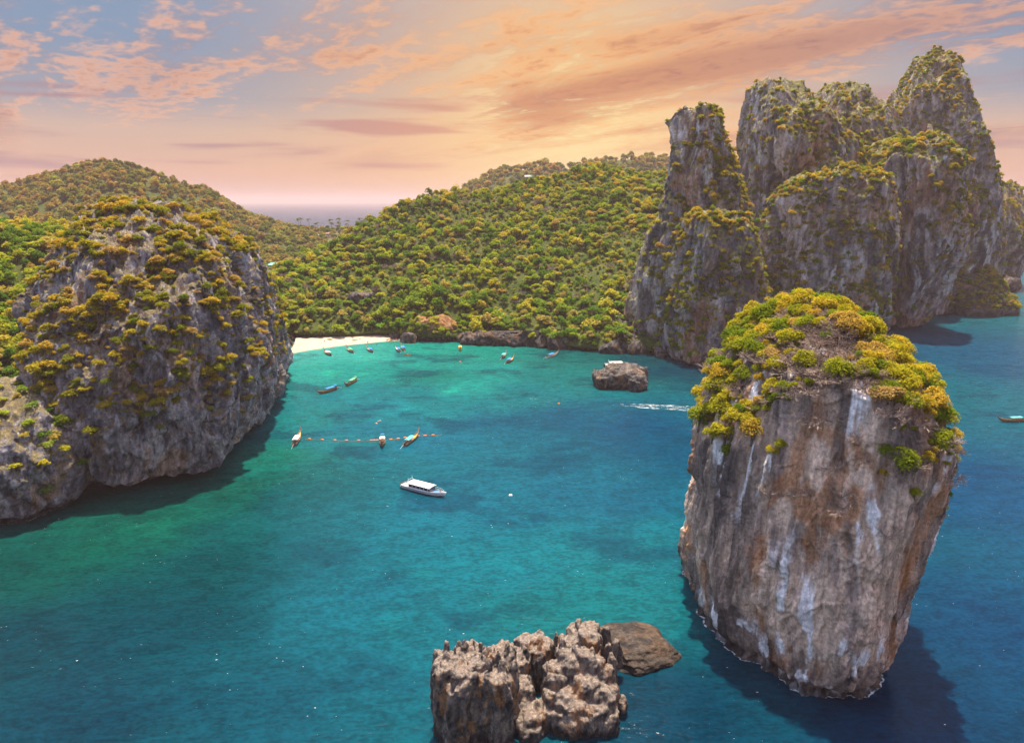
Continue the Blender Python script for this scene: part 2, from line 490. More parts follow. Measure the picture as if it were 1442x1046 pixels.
def make_sea():
    xs = grid_axis(-240, 320, 2.0, -30000, 30000)
    ys = grid_axis(70, 480, 2.0, -800, 40000)
    X, Y = np.meshgrid(xs, ys)
    v = np.stack([X.ravel(), Y.ravel(), np.zeros(X.size)], 1)
    ny, nx = X.shape
    i = np.arange(ny * nx).reshape(ny, nx)
    f = np.stack([i[:-1, :-1].ravel(), i[:-1, 1:].ravel(), i[1:, 1:].ravel(), i[1:, :-1].ravel()], 1)
    c = np.array([G(a[0], a[1])[:2] for a in WATER])
    rgb = np.array([srgb(*a[2:]) for a in WATER])
    q = v[:, :2] + 7.0 * np.stack([fbm(v / 22.0, 3), fbm(v / 22.0 + 50, 3)], 1)
    acc = np.zeros((len(v), 3)); ws = np.zeros(len(v))
    deep = np.array(srgb(30, 100, 146))
    for k in range(len(c)):
        d2 = ((q - c[k]) ** 2).sum(1) + 60.0
        w = d2 ** -1.6
        acc += w[:, None] * rgb[k]; ws += w
    w0 = 330.0 ** -3.2
    acc += w0 * deep; ws += w0
    colr = acc / ws[:, None]
    me = mesh_from('sea', v, f, M_sea())
    at = me.color_attributes.new('depth_tint', 'FLOAT_COLOR', 'POINT')
    at.data.foreach_set('color', np.concatenate([colr, np.ones((len(v), 1))], 1).astype(np.float32).ravel())
    o = link('sea', me)
    tag(o, 'turquoise bay water deepening to blue open sea', kind='structure')
    return o
def M_sea():
    m, T = new_mat('sea_water')
    pos = T.n('ShaderNodeNewGeometry').outputs['Position']
    at = T.n('ShaderNodeAttribute', attribute_name='depth_tint')
    col = T.mix(1.0, at.outputs['Color'], (0.09, 0.258, 0.262), 'MULTIPLY')
    # reef heads and sand lanes on the bed, strongest where the water is shallow and bright
    g = T.n('ShaderNodeSeparateColor'); T.put(g.inputs[0], at.outputs['Color'])
    shal = T.smooth(g.outputs[1], 0.10, 0.36)
    pw = T.vmath('ADD', pos, T.vmath('MULTIPLY', T.vmath('SUBTRACT', T.noise(pos, 0.06, 3.0, out=1), (0.5, 0.5, 0.5)), (14, 14, 0)))
    r1 = T.noise(T.mapping(pw, scale=(0.75, 1.0, 1)), 0.033, 6.0, 0.62)
    reef = T.smooth(r1, 0.50, 0.63)
    reef = T.math('MULTIPLY', reef, T.math('ADD', T.math('MULTIPLY', shal, 0.50), 0.34))
    col = T.mix(reef, col, T.mix(1.0, col, (0.30, 0.42, 0.58), 'MULTIPLY'))
    r2 = T.noise(T.mapping(pw, loc=(90, 20, 0)), 0.040, 5.0, 0.6)
    sand = T.math('MULTIPLY', T.smooth(r2, 0.56, 0.70), T.math('ADD', T.math('MULTIPLY', shal, 0.5), 0.12))
    col = T.mix(sand, col, T.mix(1.0, col, (2.6, 1.7, 1.35), 'MULTIPLY'))
    # wind ripples, in two sizes, a little different in strength from place to place
    rot = math.radians(-24)
    a = T.noise(T.mapping(pos, rot=(0, 0, rot), scale=(0.55, 1.0, 1)), 0.30, 4.0, 0.60, 0.6)
    b = T.noise(T.mapping(pos, rot=(0, 0, rot * 0.4), scale=(0.6, 1.0, 1)), 1.15, 3.0, 0.6, 0.4)
    gust = T.smooth(T.noise(pos, 0.012, 3.0, 0.5), 0.35, 0.65, 0.45, 1.15)
    h = T.math('MULTIPLY', T.math('ADD', a, T.math('MULTIPLY', b, 0.42)), gust)
    nrm = bump(T, h, 0.5, 0.8)
    # light through the backs of the wavelets
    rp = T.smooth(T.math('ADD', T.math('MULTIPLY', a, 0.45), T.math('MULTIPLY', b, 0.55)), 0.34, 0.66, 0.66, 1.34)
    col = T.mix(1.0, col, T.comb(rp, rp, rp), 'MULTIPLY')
    # small sun glints painted white into the water colour
    fl = T.noise(T.mapping(pos, rot=(0, 0, rot), scale=(0.5, 1.4, 1)), 1.7, 2.0, 0.5)
    fz = T.noise(T.mapping(pos, loc=(5, 5, 0)), 0.05, 3.0, 0.5)
    glint = T.math('MULTIPLY', T.smooth(fl, 0.742, 0.775), T.smooth(fz, 0.45, 0.6))
    col = T.mix(glint, col, (0.8, 0.8, 0.78))
    # clear water: most of what is seen comes back from below; the surface mirrors only weakly
    out = T.n('ShaderNodeOutputMaterial')
    dif = T.n('ShaderNodeBsdfDiffuse'); T.put(dif.inputs['Color'], col); T.put(dif.inputs['Normal'], nrm)
    glo = T.n('ShaderNodeBsdfGlossy'); glo.inputs['Roughness'].default_value = 0.14; T.put(glo.inputs['Normal'], nrm)
    fr = T.n('ShaderNodeFresnel'); fr.inputs['IOR'].default_value = 1.333; T.put(fr.inputs['Normal'], nrm)
    mx = T.n('ShaderNodeMixShader')
    T.put(mx.inputs[0], T.math('MULTIPLY', T.math('MULTIPLY', fr.outputs[0], 0.30), T.math('SUBTRACT', 1.0, glint)))
    T.t.links.new(dif.outputs[0], mx.inputs[1]); T.t.links.new(glo.outputs[0], mx.inputs[2]); T.t.links.new(mx.outputs[0], out.inputs[0])
    return m
make_sea()

# ================================================================== LAND SHEETS
def catmull(pts, n, closed=False):
    pts = np.asarray(pts, float)
    k = len(pts)
    if closed:
        t = np.linspace(0, k, n, endpoint=False)
        idx = lambda i: i % k
    else:
        t = np.linspace(0, k - 1, n)
        idx = lambda i: np.clip(i, 0, k - 1)
    i = np.floor(t).astype(int)
    if not closed: i = np.minimum(i, k - 2)
    u = (t - i)[:, None] if pts.ndim == 2 else (t - i)[:, None, None]
    p0, p1, p2, p3 = pts[idx(i - 1)], pts[idx(i)], pts[idx(i + 1)], pts[idx(i + 2)]
    return 0.5 * (2 * p1 + (p2 - p0) * u + (2 * p0 - 5 * p1 + 4 * p2 - p3) * u ** 2 + (3 * p1 - p0 - 3 * p2 + p3) * u ** 3)
def linear_rows(rows, n):
    rows = np.asarray(rows, float)
    t = np.linspace(0, len(rows) - 1, n)
    i = np.minimum(np.floor(t).astype(int), len(rows) - 2)
    u = (t - i)[:, None, None]
    return rows[i] * (1 - u) + rows[i + 1] * u
def quads(nr, nc, wrap=False):
    i = np.arange(nr * nc).reshape(nr, nc)
    j = np.roll(i, -1, 1) if wrap else i[:, 1:]
    a = i if wrap else i[:, :-1]
    return np.stack([a[:-1].ravel(), j[:-1].ravel(), j[1:].ravel(), a[1:].ravel()], 1)
def grid_normals(Gd, wrap):
    du = (np.roll(Gd, -1, 1) - np.roll(Gd, 1, 1)) if wrap else np.gradient(Gd, axis=1)
    dv = np.gradient(Gd, axis=0)
    n = np.cross(du, dv)
    return n / (np.linalg.norm(n, axis=2, keepdims=True) + 1e-9)
LAND = {}
def sheet(name, curves, nu, nv, mat, label, amp=3.0, size=30.0, edge_amp=1.0):
    """hill surface through several lines across it (all with the same number of points)"""
    cs = [catmull(c, nu) for c in curves]
    g = catmull(np.array(cs), nv)
    p = g.reshape(-1, 3)
    g = g.copy()
    g[..., 2] += (amp * fbm(p / size, 4)).reshape(g.shape[:2]) * np.clip(g[..., 2] / 15.0, 0, 1)
    f = quads(nv, nu)
    me = mesh_from(name, g.reshape(-1, 3), f, mat)
    o = link(name, me)
    tag(o, label, kind='structure')
    LAND[name] = g
    return o

# wooded hill behind the bay
hp = [385, 430, 480, 540, 600, 680, 760, 840, 900, 960, 1010]
sh = [470, 474, 472, 469, 474, 474, 480, 486, 488, 492, 496]
rg = [(388, 530), (364, 565), (342, 600), (304, 630), (283, 650), (272, 670), (260, 700), (236, 730), (246, 715), (246, 690), (246, 670)]
c_shore = [G(a, b, 1.0) for a, b in zip(hp, sh)]
c_low = [G(a, b - 6, 6.0) for a, b in zip(hp, sh)]
c_rid = [P(a, r[0], r[1]) for a, r in zip(hp, rg)]
c_m1 = [lo * 0.66 + r * 0.34 + np.array((0, 0, 4.0)) for lo, r in zip(c_low, c_rid)]
c_m2 = [lo * 0.30 + r * 0.70 + np.array((0, 0, 6.0)) for lo, r in zip(c_low, c_rid)]
c_under = [c + np.array((0, -6, -4.0)) for c in c_shore]
c_b1 = [r + np.array((0.10 * r[0], 120, -0.35 * r[2])) for r in c_rid]
c_b2 = [r * np.array((1, 1, 0)) + np.array((0.2 * r[0], 320, 6)) for r in c_rid]
sheet('wooded_hill', [c_under, c_shore, c_low, c_m1, c_m2, c_rid, c_b1, c_b2], 160, 120, M['forest_floor'], 'steep green hill behind the beach', 5.0, 38.0)

# green slope behind the cliff on the west side of the bay
wp = [-160, -80, 0, 60, 120, 180, 250, 320, 390]
wr = [(318, 400), (318, 405), (324, 405), (328, 410), (332, 415), (342, 425), (356, 440), (376, 455), (402, 470)]
r_w = [P(a, b, y) for a, (b, y) in zip(wp, wr)]
f_w = [np.array((-300, 225, 2.)), np.array((-262, 222, 2.)), np.array((-222, 225, 2.)), np.array((-200, 235, 4.)), np.array((-190, 260, 4.)), np.array((-180, 300, 4.)), np.array((-165, 345, 4.)),
       np.array((-150, 395, 3.)), np.array((-140, 430, 2.))]
m_w = [a * 0.5 + b * 0.5 + np.array((0, 0, 6.)) for a, b in zip(f_w, r_w)]
b_w = [r + np.array((0.3 * r[0], 110, -0.5 * r[2])) for r in r_w]
sheet('west_slope', [[p - np.array((0, 8, 6)) for p in f_w], f_w, m_w, r_w, b_w], 90, 60, M['forest_floor'], 'steep green slope beside the bush-covered cliff', 4.0, 30.0)

# distant hill and the low wooded saddle
fp = [(-260, 290), (-100, 275), (0, 266), (60, 252), (110, 238), (150, 230), (190, 237), (225, 252), (260, 264), (292, 271), (330, 293), (365, 309), (410, 324), (460, 338)]
r_f = [P(a, b + 3, 1120) for a, b in fp]
f_f = [np.array((r[0] * 0.52, 560, 12.0)) for r in r_f]
m_f = [a * 0.55 + b * 0.45 + np.array((0, 0, -6.)) for a, b in zip(f_f, r_f)]
b_f = [r + np.array((0.2 * r[0], 330, -0.6 * r[2])) for r in r_f]
sheet('distant_hill', [f_f, m_f, r_f, b_f], 140, 60, M['forest_floor'], 'hazy rounded hill beyond the bay', 7.0, 80.0)
vp = [300, 350, 400, 450, 500, 550, 600, 650]
v_c = [P(a, 324, 1250) for a in vp]
v_n = [np.array((c[0] * 0.44, 540, 8.0)) for c in v_c]
v_m = [np.array((c[0] * 0.62, 760, 18.0)) for c in v_c]
v_b = [c + np.array((0, 120, -35)) for c in v_c]
v_e = [np.array((c[0] * 1.1, 1460, -3.0)) for c in v_c]
sheet('valley', [v_n, v_m, v_c, v_b, v_e], 80, 60, M['scrub'], 'low wooded saddle between the hills', 3.0, 60.0)
bp = [(560, 305), (610, 290), (650, 272), (690, 252), (720, 244), (760, 240), (800, 240), (840, 231), (880, 227), (950, 229), (1040, 234), (1110, 250), (1180, 270)]
r_b = [P(a, b, 1650) for a, b in bp]
f_b = [np.array((r[0] * 0.68, 1080, 20.0)) for r in r_b]
b_b = [r + np.array((0.2 * r[0], 400, -0.7 * r[2])) for r in r_b]
sheet('far_ridge', [f_b, [a * .5 + b * .5 for a, b in zip(f_b, r_b)], r_b, b_b], 120, 40, M['forest_floor'], 'far hazy wooded ridge behind the hill', 9.0, 110.0)
ep = [(1370, 284), (1400, 276), (1425, 268), (1450, 270), (1500, 266), (1580, 272), (1680, 284)]
r_e = [P(a, b, 4200) for a, b in ep]
sheet('far_headland', [[np.array((r[0] * .95, 3950, -2.)) for r in r_e], r_e, [r + np.array((0, 500, -r[2] - 3)) for r in r_e]], 60, 20, M['forest_floor'], 'faint low headland on the horizon', 12.0, 300.0)

# ------------------------------------------------------------------ beach
def sand_mat():
    m, T = new_mat('sand')
    pos = T.n('ShaderNodeNewGeometry').outputs['Position']
    n = T.noise(pos, 0.35, 6.0, 0.6)
    z = T.sep(pos)[2]
    c = T.mix(T.smooth(n, 0.3, 0.7), (0.36, 0.295, 0.22), (0.45, 0.385, 0.30))
    c = T.mix(T.smooth(z, 0.1, 0.55, 1.0, 0.0), c, (0.30, 0.26, 0.205))
    principled(T, c, 0.9, 0.2, bump(T, n, 0.4, 0.3))
    return m
be = [(405, 499), (425, 495), (450, 491), (480, 487), (510, 484), (540, 481), (570, 479), (600, 478)]
e0 = [G(a, b + 3.5, -0.7) for a, b in be]
e1 = [G(a, b, 0.05) for a, b in be]
e2 = [G(a + 6, b - 9, 1.3) for a, b in be]
e3 = [G(a + 10, b - 17, 2.6) for a, b in be]
e4 = [G(a + 12, b - 26, 2.0) for a, b in be]
sheet('beach', [e0, e1, e2, e3, e4], 80, 40, sand_mat(), 'small curved beach of pale sand at the head of the bay', 0.25, 9.0)

# ================================================================== ROCKS
ROCKS = {}
WASH = []
def sil(Yc, rows, ry, n=2.6, k=28, phase=0.0):
    """contours of a rock from its outline: rows of (py, x_left, x_right[, dy[, ry]]) seen at distance Yc"""
    rxmax = max(abs(r[2] - r[1]) for r in rows)
    lv = []
    for r in rows:
        py, xl, xr = r[:3]
        dy = r[3] if len(r) > 3 else 0.0
        rr = r[4] if len(r) > 4 else ry * (max(xr - xl, 1) / rxmax) ** 0.75
        a, b = P(xl, py, Yc + dy), P(xr, py, Yc + dy)
        cx, rx = (a[0] + b[0]) / 2, (b[0] - a[0]) / 2
        th = np.arange(k) / k * 2 * math.pi + phase
        c, s = np.cos(th), np.sin(th)
        x = cx + rx * np.sign(c) * np.abs(c) ** (2 / n)
        y = Yc + dy + rr * np.sign(s) * np.abs(s) ** (2 / n)
        lv.append((a[2], np.stack([x, y], 1)))
    lv.sort(key=lambda t: t[0])
    z0, c0 = lv[0]
    lv = [(min(z0, 0) - 4.0, c0)] + ([(0.0, c0)] if z0 > 0.5 else []) + lv
    return lv
def loft(name, levels, nth, nz, style, label=None, cat='rock', group=None, seed=0, big=0.0, bigs=30.0, med=0.0, meds=9.0, flute=0.0, flutes=4.0, fz=5.0,
         fine=0.0, fines=1.5, jag=0.0, jags=2.0, jpow=1.0, facets=0, fdepth=0.08, ftilt=0.3, extra=None, warp=None, plate=0.0, plates=8.0, notch=0.0, rbig=0.0, foam=True):
    zs = np.array([l[0] for l in levels], float)
    cs = np.array([catmull(l[1], nth, True) for l in levels])
    rows3 = np.concatenate([cs, np.repeat(zs[:, None, None], nth, 1)], 2)
    # resample rows evenly along the surface
    mean = rows3.mean(1)
    step = np.sqrt((np.diff(rows3, axis=0) ** 2).sum(2)).mean(1)
    s = np.concatenate([[0], np.cumsum(step)])
    t = np.linspace(0, s[-1], nz)
    sm = np.empty((nz, nth, 3))
    i = np.clip(np.searchsorted(s, t, 'right') - 1, 0, len(s) - 2)
    u = ((t - s[i]) / (s[i + 1] - s[i] + 1e-9))[:, None, None]
    K = len(s)
    ix = lambda q: np.clip(q, 0, K - 1)
    m1 = (rows3[ix(i + 1)] - rows3[ix(i - 1)]) / (s[ix(i + 1)] - s[ix(i - 1)] + 1e-9)[:, None, None]
    m2 = (rows3[ix(i + 2)] - rows3[ix(i)]) / (s[ix(i + 2)] - s[ix(i)] + 1e-9)[:, None, None]
    h = (s[i + 1] - s[i])[:, None, None]
    sm = (2 * u**3 - 3 * u**2 + 1) * rows3[i] + (u**3 - 2 * u**2 + u) * h * m1 * 0.8 + (-2 * u**3 + 3 * u**2) * rows3[i + 1] + (u**3 - u**2) * h * m2 * 0.8
    g = sm if warp is None else warp(sm)
    nrm = grid_normals(g, True)
    off = np.array((seed * 13.7, seed * 5.1, seed * 9.3))
    p = g.reshape(-1, 3) + off
    d = np.zeros(len(p))
    if big: d += big * fbm(p / bigs, 3)
    if rbig: d += rbig * (ridged(p / np.array((bigs, bigs, bigs * 2.2)), 3, 0.5) - 0.35)
    if med: d += med * (ridged(p / np.array((meds, meds, meds * 1.6)), 4) - 0.25)
    g2 = g + nrm * d.reshape(nz, nth, 1)
    if facets:      # broad planes where slabs have broken away
        fr = np.random.default_rng(seed * 7 + 3)
        for _ in range(facets):
            az, tl = fr.uniform(0, 2 * math.pi), fr.uniform(-ftilt, ftilt)
            nk = np.array((math.cos(az) * math.cos(tl), math.sin(az) * math.cos(tl), math.sin(tl)))
            q = g2.reshape(-1, 3) @ nk
            lo_, hi_ = np.quantile(q, 0.02), np.quantile(q, 0.995)
            h_ = hi_ - (hi_ - lo_) * fr.uniform(0.3, 1.0) * fdepth
            over = np.clip(q - h_, 0, None).reshape(nz, nth, 1)
            g2 = g2 - nk * over * 0.85
    hor = nrm * np.array((1, 1, 0.15))
    p = g2.reshape(-1, 3) + off
    pw = p + 2.5 * flutes / 4.0 * np.stack([fbm(p / (flutes * 4), 2), fbm(p / (flutes * 4) + 9, 2), np.zeros(len(p))], 1)
    d = np.zeros(len(p))
    steep = np.clip(1.2 - np.abs(nrm[..., 2].ravel()) * 1.2, 0, 1)
    if flute: d += flute * (ridged(pw / np.array((flutes, flutes, flutes * fz)), 4, 0.55) - 0.3) * (0.25 + 0.75 * steep)
    if plate:       # slabs with broken edges
        pq = p + 0.25 * plates * np.stack([fbm(p / plates * 1.3 + 3, 2), fbm(p / plates * 1.3 + 8, 2), fbm(p / plates * 1.3 + 5, 2)], 1)
        for k_, sc_, a_ in ((0, 1.0, 1.0), (21, 0.55, 0.55), (47, 0.3, 0.3)):
            f_ = fbm(pq / np.array((plates * sc_, plates * sc_, plates * sc_ * 2.4)) + k_, 2)
            d += plate * a_ * (sstep(-0.04, 0.04, f_) - 0.5)
    if notch: d -= notch * np.exp(-((p[:, 2] - off[2] - 1.3) / 1.5) ** 2)
    if fine: d += fine * (ridged(p / np.array((fines, fines, fines * 1.5)), 3, 0.6) - 0.2)
    g2 = g2 + hor * d.reshape(nz, nth, 1)
    if jag:
        up = np.clip(nrm[..., 2], 0, 1).ravel()
        p = g2.reshape(-1, 3) + off
        jg = np.clip(ridged(p * np.array((1, 1, 0.25)) / jags, 4, 0.6), 0, 1) ** jpow
        g2[..., 2] += (jag * jg * (0.15 + 0.85 * up)).reshape(nz, nth)
    v = g2.reshape(-1, 3)
    f = quads(nz, nth, True)
    top = len(v)
    v = np.vstack([v, v[-nth:].mean(0)])
    cap = np.stack([(nz - 1) * nth + np.arange(nth), (nz - 1) * nth + np.roll(np.arange(nth), -1), np.full(nth, top), np.full(nth, top)], 1)
    faces = [tuple(q) for q in ()]
    me = bpy.data.meshes.new(name)
    nf = len(f)
    li = np.concatenate([f.ravel(), cap[:, :3].ravel()]).astype(np.int32)
    me.vertices.add(len(v)); me.vertices.foreach_set('co', v.astype(np.float32).ravel())
    me.loops.add(len(li)); me.loops.foreach_set('vertex_index', li)
    me.polygons.add(nf + nth)
    ls = np.concatenate([np.arange(nf) * 4, nf * 4 + np.arange(nth) * 3]).astype(np.int32)
    me.polygons.foreach_set('loop_start', ls)
    me.polygons.foreach_set('loop_total', np.concatenate([np.full(nf, 4), np.full(nth, 3)]).astype(np.int32))
    me.update(calc_edges=True)
    me.polygons.foreach_set('use_smooth', np.ones(len(me.polygons), bool))
    me.materials.append(M[style])
    nn = grid_normals(g2, True).reshape(-1, 3)
    nn = np.vstack([nn, (0, 0, 1)])
    tint = rock_tint(style, v, nn, seed, extra(v, nn) if extra else None)
    at = me.color_attributes.new('rock_tint', 'FLOAT_COLOR', 'POINT')
    at.data.foreach_set('color', np.concatenate([tint, np.ones((len(v), 1))], 1).astype(np.float32).ravel())
    o = link(name, me)
    if label: tag(o, label, cat, group)
    ROCKS[o.name] = g2
    if foam: WASH.append(g2)
    return o

# --- great stack
stack_rows = [(412, 1176, 1206, 18, 3), (422, 1148, 1228, 15, 8), (438, 1116, 1250, 11, 15), (464, 1086, 1268, 7, 21), (500, 1056, 1284, 3, 26), (545, 1032, 1294, 1, 29), (590, 1014, 1294, 0, 30.5),
              (640, 1004, 1284, 0, 31), (690, 998, 1266, 0, 31), (730, 992, 1250, 0, 31), (780, 986, 1242, 0, 31), (820, 982, 1236, 0, 31), (842, 982, 1230, 0, 30), (863, 986, 1220, 0, 28.5)]
def stack_lean(g):
    """the top falls away towards the open sea"""
    dx = (g[..., 0] - 62.0) / 28.0
    g = g.copy()
    g[..., 2] *= 1 - 0.20 * sstep(0.0, 1.1, dx) - 0.04 * sstep(0.2, 1.0, -dx)
    return g
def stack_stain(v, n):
    # black lichen running down from the rim, lichen and painted-in shade over the seaward side, a rust-coloured hollow
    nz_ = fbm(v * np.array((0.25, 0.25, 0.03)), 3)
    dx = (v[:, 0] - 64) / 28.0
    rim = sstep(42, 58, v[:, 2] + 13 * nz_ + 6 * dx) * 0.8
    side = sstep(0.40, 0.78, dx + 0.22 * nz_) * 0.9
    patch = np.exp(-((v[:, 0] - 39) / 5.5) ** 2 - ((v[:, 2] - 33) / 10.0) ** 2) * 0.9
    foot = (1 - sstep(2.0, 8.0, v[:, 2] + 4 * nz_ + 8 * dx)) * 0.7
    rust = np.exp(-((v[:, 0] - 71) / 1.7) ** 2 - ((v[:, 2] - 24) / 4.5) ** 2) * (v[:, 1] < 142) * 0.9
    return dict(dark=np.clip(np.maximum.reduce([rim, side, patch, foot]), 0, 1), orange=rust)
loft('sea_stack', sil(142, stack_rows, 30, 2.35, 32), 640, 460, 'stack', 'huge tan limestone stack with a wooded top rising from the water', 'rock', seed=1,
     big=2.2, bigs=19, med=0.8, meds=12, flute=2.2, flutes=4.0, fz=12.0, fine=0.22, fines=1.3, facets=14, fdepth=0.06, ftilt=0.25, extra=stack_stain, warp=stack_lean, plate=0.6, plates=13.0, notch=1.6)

# --- bush-covered cliff on the west side
wpoly = [(-180, 264), (-163, 236), (-149, 213), (-130, 207), (-113, 211), (-102, 220), (-97, 240), (-100, 290), (-109, 330), (-124, 380), (-150, 410), (-178, 402), (-196, 340)]
def from_poly(poly, lv):
    poly = np.array(poly, float)
    lo, hi = poly.min(0), poly.max(0)
    out = []
    for z, x0, x1, y0, y1 in lv:
        q = (poly - lo) / (hi - lo)
        out.append((z, np.stack([x0 + q[:, 0] * (x1 - x0), y0 + q[:, 1] * (y1 - y0)], 1)))
    return out
west_lv = from_poly(wpoly, [(-5, -190, -110, 220, 398), (0, -190, -110, 220, 398), (3.0, -190, -109, 219, 398), (6.5, -193, -98, 207, 404), (12, -194, -96, 205, 405), (24, -191, -97, 206, 400), (36, -189, -98, 208, 392),
                            (48, -187, -99, 212, 380), (59, -184, -101, 219, 365), (68, -180, -104, 230, 350), (75, -174, -111, 243, 335), (80, -165, -122, 257, 318), (83, -155, -131, 270, 304), (83.5, -148, -137, 280, 292)])
loft('limestone_cliff', west_lv, 620, 330, 'cliff', 'grey cliff dotted with ochre bushes at the mouth of the bay', 'cliff', seed=2,
     big=4.0, bigs=26, rbig=5.0, med=2.6, meds=13, flute=1.9, flutes=5.0, fz=3.5, fine=0.6, fines=2.2, jag=3.0, jags=4.0, facets=10, fdepth=0.05, plate=2.0, plates=11.0)
sh_rows = [(548, -10, 30, 10), (562, -50, 62, 6), (590, -70, 82, 2), (630, -82, 98), (670, -84, 108), (694, -84, 106), (702, -70, 92), (712, -64, 86)]
loft('rock_shoulder', sil(203, sh_rows, 21, 2.6), 260, 150, 'cliff', 'low grey rock shoulder below the bush-covered cliff', 'cliff', seed=3,
     big=3.0, bigs=16, med=1.8, meds=8, flute=1.0, flutes=3.5, fz=2.5, fine=0.4, fines=1.8, jag=1.2, jags=3.0, plate=1.4, plates=8.0, notch=1.5)

# --- peaks on the far side of the bay
PK = dict(big=2.0, bigs=30, rbig=9.0, med=4.2, meds=19, flute=2.8, flutes=8.0, fz=4.5, fine=0.7, fines=3.5, jag=4.5, jags=9.0, facets=16, fdepth=0.12, ftilt=0.45, plate=2.6, plates=20.0)
def peak(name, label, Yc, rows, ry, seed, n=2.6, nth=260, nz=180, **kw):
    a = dict(PK); a.update(kw)
    return loft(name, sil(Yc, rows, ry, n), nth, nz, 'peak', label, 'cliff', 'limestone peaks across the bay', seed=seed, **a)
peak('limestone_pillar', 'tall pale pillar with a green back beside the wooded hill', 440,
     [(157, 978, 990), (162, 966, 1002), (172, 958, 1012), (190, 954, 1022), (218, 952, 1034), (252, 950, 1046), (290, 944, 1060), (325, 934, 1066), (360, 915, 1070), (400, 900, 1074), (440, 886, 1078), (485, 880, 1078)], 24, 11, rbig=5.0)
peak('limestone_buttress', 'vertical grey buttress with a bushy ledge at the foot of the pillar', 412,
     [(312, 985, 1010), (318, 968, 1040), (332, 960, 1058), (370, 952, 1066), (420, 938, 1068), (460, 930, 1064), (488, 930, 1056), (500, 944, 1046), (506, 952, 1040)], 22, 12, rbig=5.0)
peak('limestone_dome', 'dark rounded peak standing behind the pillar', 540,
     [(128, 1072, 1086), (134, 1060, 1104), (150, 1047, 1128), (170, 1036, 1152), (195, 1034, 1178), (230, 1044, 1200), (280, 1054, 1224), (340, 1056, 1238), (400, 1050, 1240), (455, 1050, 1240)], 46, 13)
peak('limestone_ridge', 'flat-topped wooded ridge between dark dome and highest peak', 620,
     [(133, 1182, 1202), (139, 1136, 1209), (152, 1106, 1216), (180, 1094, 1246), (230, 1084, 1280), (300, 1090, 1290), (370, 1090, 1290), (430, 1090, 1290)], 46, 14)
peak('limestone_massif', 'broken grey rock mass joining the peaks behind the cliff wall', 585,
     [(212, 1120, 1250), (220, 1086, 1290), (240, 1066, 1330), (280, 1056, 1360), (330, 1052, 1370), (380, 1052, 1368), (436, 1052, 1360)], 36, 21, nth=300, nz=120)
peak('limestone_spire', 'highest pointed peak of the far cliffs', 650,
     [(72, 1315, 1321, 0, 4), (84, 1305, 1332, 0, 10), (102, 1290, 1344, 0, 20), (124, 1272, 1342, 0, 32), (146, 1254, 1346, 0, 44), (168, 1238, 1352), (195, 1231, 1362), (235, 1228, 1370), (270, 1226, 1378), (310, 1226, 1386), (350, 1226, 1386), (390, 1226, 1380), (418, 1226, 1374)], 62, 15)
peak('limestone_wall', 'broad blue-grey cliff wall with a bushy top', 470,
     [(246, 1196, 1216), (254, 1160, 1232), (266, 1128, 1240), (282, 1102, 1244), (300, 1086, 1245), (325, 1076, 1244), (370, 1066, 1242), (420, 1058, 1238), (465, 1054, 1234), (480, 1060, 1228)], 28, 16, n=3.4, rbig=6.0)
peak('limestone_bluff', 'rust-streaked bluff leaning beside the cliff wall', 515,
     [(202, 1292, 1308), (210, 1272, 1322), (225, 1254, 1334), (248, 1244, 1338), (290, 1241, 1336), (340, 1240, 1333), (390, 1244, 1328), (430, 1252, 1320), (452, 1262, 1314), (461, 1268, 1312)], 34, 17, n=2.8, rbig=6.0)
peak('limestone_point', 'farthest rounded cliff point above open sea', 780,
     [(266, 1398, 1410), (274, 1384, 1424), (290, 1376, 1436), (315, 1374, 1439), (340, 1376, 1437), (360, 1380, 1432), (369, 1388, 1426)], 40, 18)
loft('wooded_skirt', sil(615, [(338, 1312, 1332, 20), (352, 1304, 1348, 14), (372, 1296, 1366, 8), (395, 1290, 1388, 2), (415, 1288, 1404, -4), (428, 1290, 1408, -6)], 46, 2.3), 200, 90, 'shore',
     'bushy slope of dark rock below the highest peak', 'cliff', seed=19, big=4, bigs=25, med=2.5, meds=12, flute=1.0, flutes=5, fz=1.5, fine=0.6, fines=3, jag=1.2, jags=4)
loft('rock_ledge', sil(740, [(388, 1385, 1412), (394, 1372, 1424), (402, 1370, 1426), (407, 1374, 1420)], 26, 2.2), 140, 40, 'shore',
     'low dark rock ledge running out below the bushy slope', 'rock', seed=20, big=3, bigs=14, med=3, meds=8, fine=0.8, fines=2.5, jag=1.5, jags=4)

